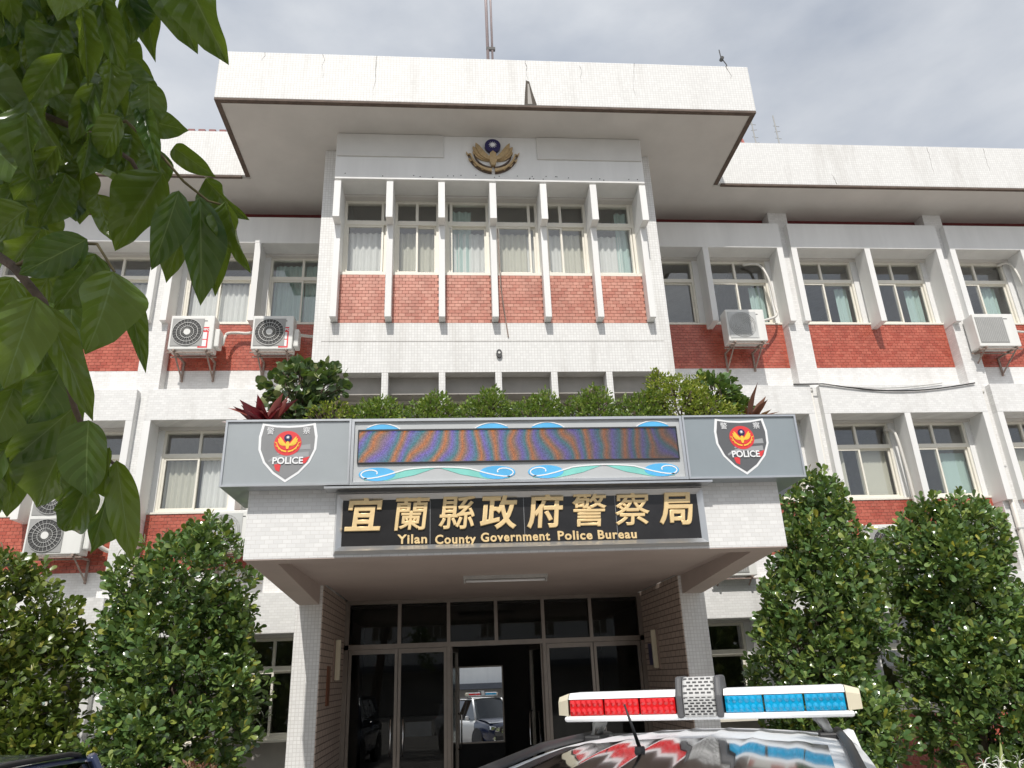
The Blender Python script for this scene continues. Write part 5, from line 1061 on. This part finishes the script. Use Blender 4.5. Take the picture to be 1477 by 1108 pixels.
# more leaves behind these, all along the hanging sprays
for k in range(95):
    v = lq.uniform(-30, 700); lim = 175 if v < 120 else (215 if v < 330 else (150 if v < 480 else 120))
    u = lq.uniform(-45, lim-30) if v > 330 else lq.uniform(-45, lim)
    if 250 < v < 330 and u > 150: continue
    ln, a_ = lq.uniform(62, 105), R(lq.uniform(55, 140)); put_leaf((u, v-30), (u+ln*math.cos(a_)*0.8, v-30+ln*math.sin(a_)), lq.uniform(30, 50), lq.uniform(1.38, 1.75), lq.uniform(-0.07, 0.09))
# the dense shaded mass at the upper left
for k in range(120):
    u, v = lq.uniform(-60, 190), lq.uniform(-60, 330)
    if u > 70+0.35*(330-abs(v-130)) : continue
    if v > 250 and u > 60: continue
    ln, a_ = lq.uniform(70, 120), R(lq.uniform(35, 150)); put_leaf((u, v-30), (u+ln*math.cos(a_), v-30+ln*math.sin(a_)), lq.uniform(40, 64), lq.uniform(1.5, 2.1), lq.uniform(-0.08, 0.08))
# branches
def branch(pts, r0, r1):
    P_ = [p if isinstance(p, Vector) else at(*p) for p in pts]; return G().tube(P_, r0, 8, r1).build('branch', TWIG if r0 < 0.008 else BARK, tree, smooth=True)
HUB = Vector((-3.1, -12.4, 3.1))
branch([HUB, (-40, 140, 1.6), (60, 165, 1.55), (135, 195, 1.52), (190, 232, 1.5), (215, 278, 1.5)], 0.011, 0.003)
branch([(135, 185, 1.52), (182, 175, 1.52), (225, 215, 1.52), (265, 262, 1.52), (300, 290, 1.54), (322, 296, 1.55)], 0.004, 0.002)
branch([HUB, (-60, 330, 1.45), (20, 385, 1.3), (62, 435, 1.25), (90, 520, 1.28), (108, 590, 1.3), (130, 640, 1.32), (165, 670, 1.34)], 0.010, 0.003)
branch([(20, 385, 1.3), (90, 350, 1.28), (140, 352, 1.26), (165, 392, 1.22)], 0.004, 0.002)
branch([HUB, (-30, -40, 1.7), (90, -70, 1.5), (200, -60, 1.48), (270, -55, 1.42)], 0.016, 0.004)
G().tube([TRUNK, TRUNK+Vector((0.05, 0.0, 1.6)), HUB, Vector((-2.9, -13.0, 4.4)), Vector((-2.6, -14.0, 6.2))], 0.19, 12, 0.07).build('trunk', BARK, tree, smooth=True)
for p in ((-0.6, -14.2, 5.0), (-4.6, -13.6, 5.4), (-2.0, -16.0, 6.4), (0.4, -15.2, 5.8), (-3.6, -15.5, 6.6)): G().tube([Vector((-2.9, -13.0, 4.4)), (Vector((-2.9, -13.0, 4.4))+Vector(p))/2+Vector((0, 0, 0.3)), p], 0.07, 8, 0.015).build('limb', BARK, tree, smooth=True)
# crown overhead, behind the lens: it shades the hanging leaves and the near part of the car
rs = np.random.RandomState(77)
ells = [(-0.7, -14.6, 5.1, 1.9, 1.2, 0.95), (-3.2, -14.9, 5.6, 2.2, 1.6, 1.3), (-1.6, -16.2, 6.6, 2.6, 1.6, 1.3), (0.6, -15.4, 5.7, 1.3, 1.2, 0.9), (-4.6, -13.9, 4.9, 1.3, 1.2, 1.2)]
P_, O_ = blob_points(620, rs, ells, 0.4); C, D = rosettes(P_, O_, 6, 0.7, rs); D[:, 2] -= 0.9
keep = C[:, 2] > 2.9+1.25*np.maximum(0, C[:, 1]+13.75)
V, Fa = leaf_cloud(C[keep], D[keep], 0.20, 'ovate', 77, ratio=0.5); np_mesh('leaf_mass', V, Fa, LEAF_DARK, tree, kind='stuff')
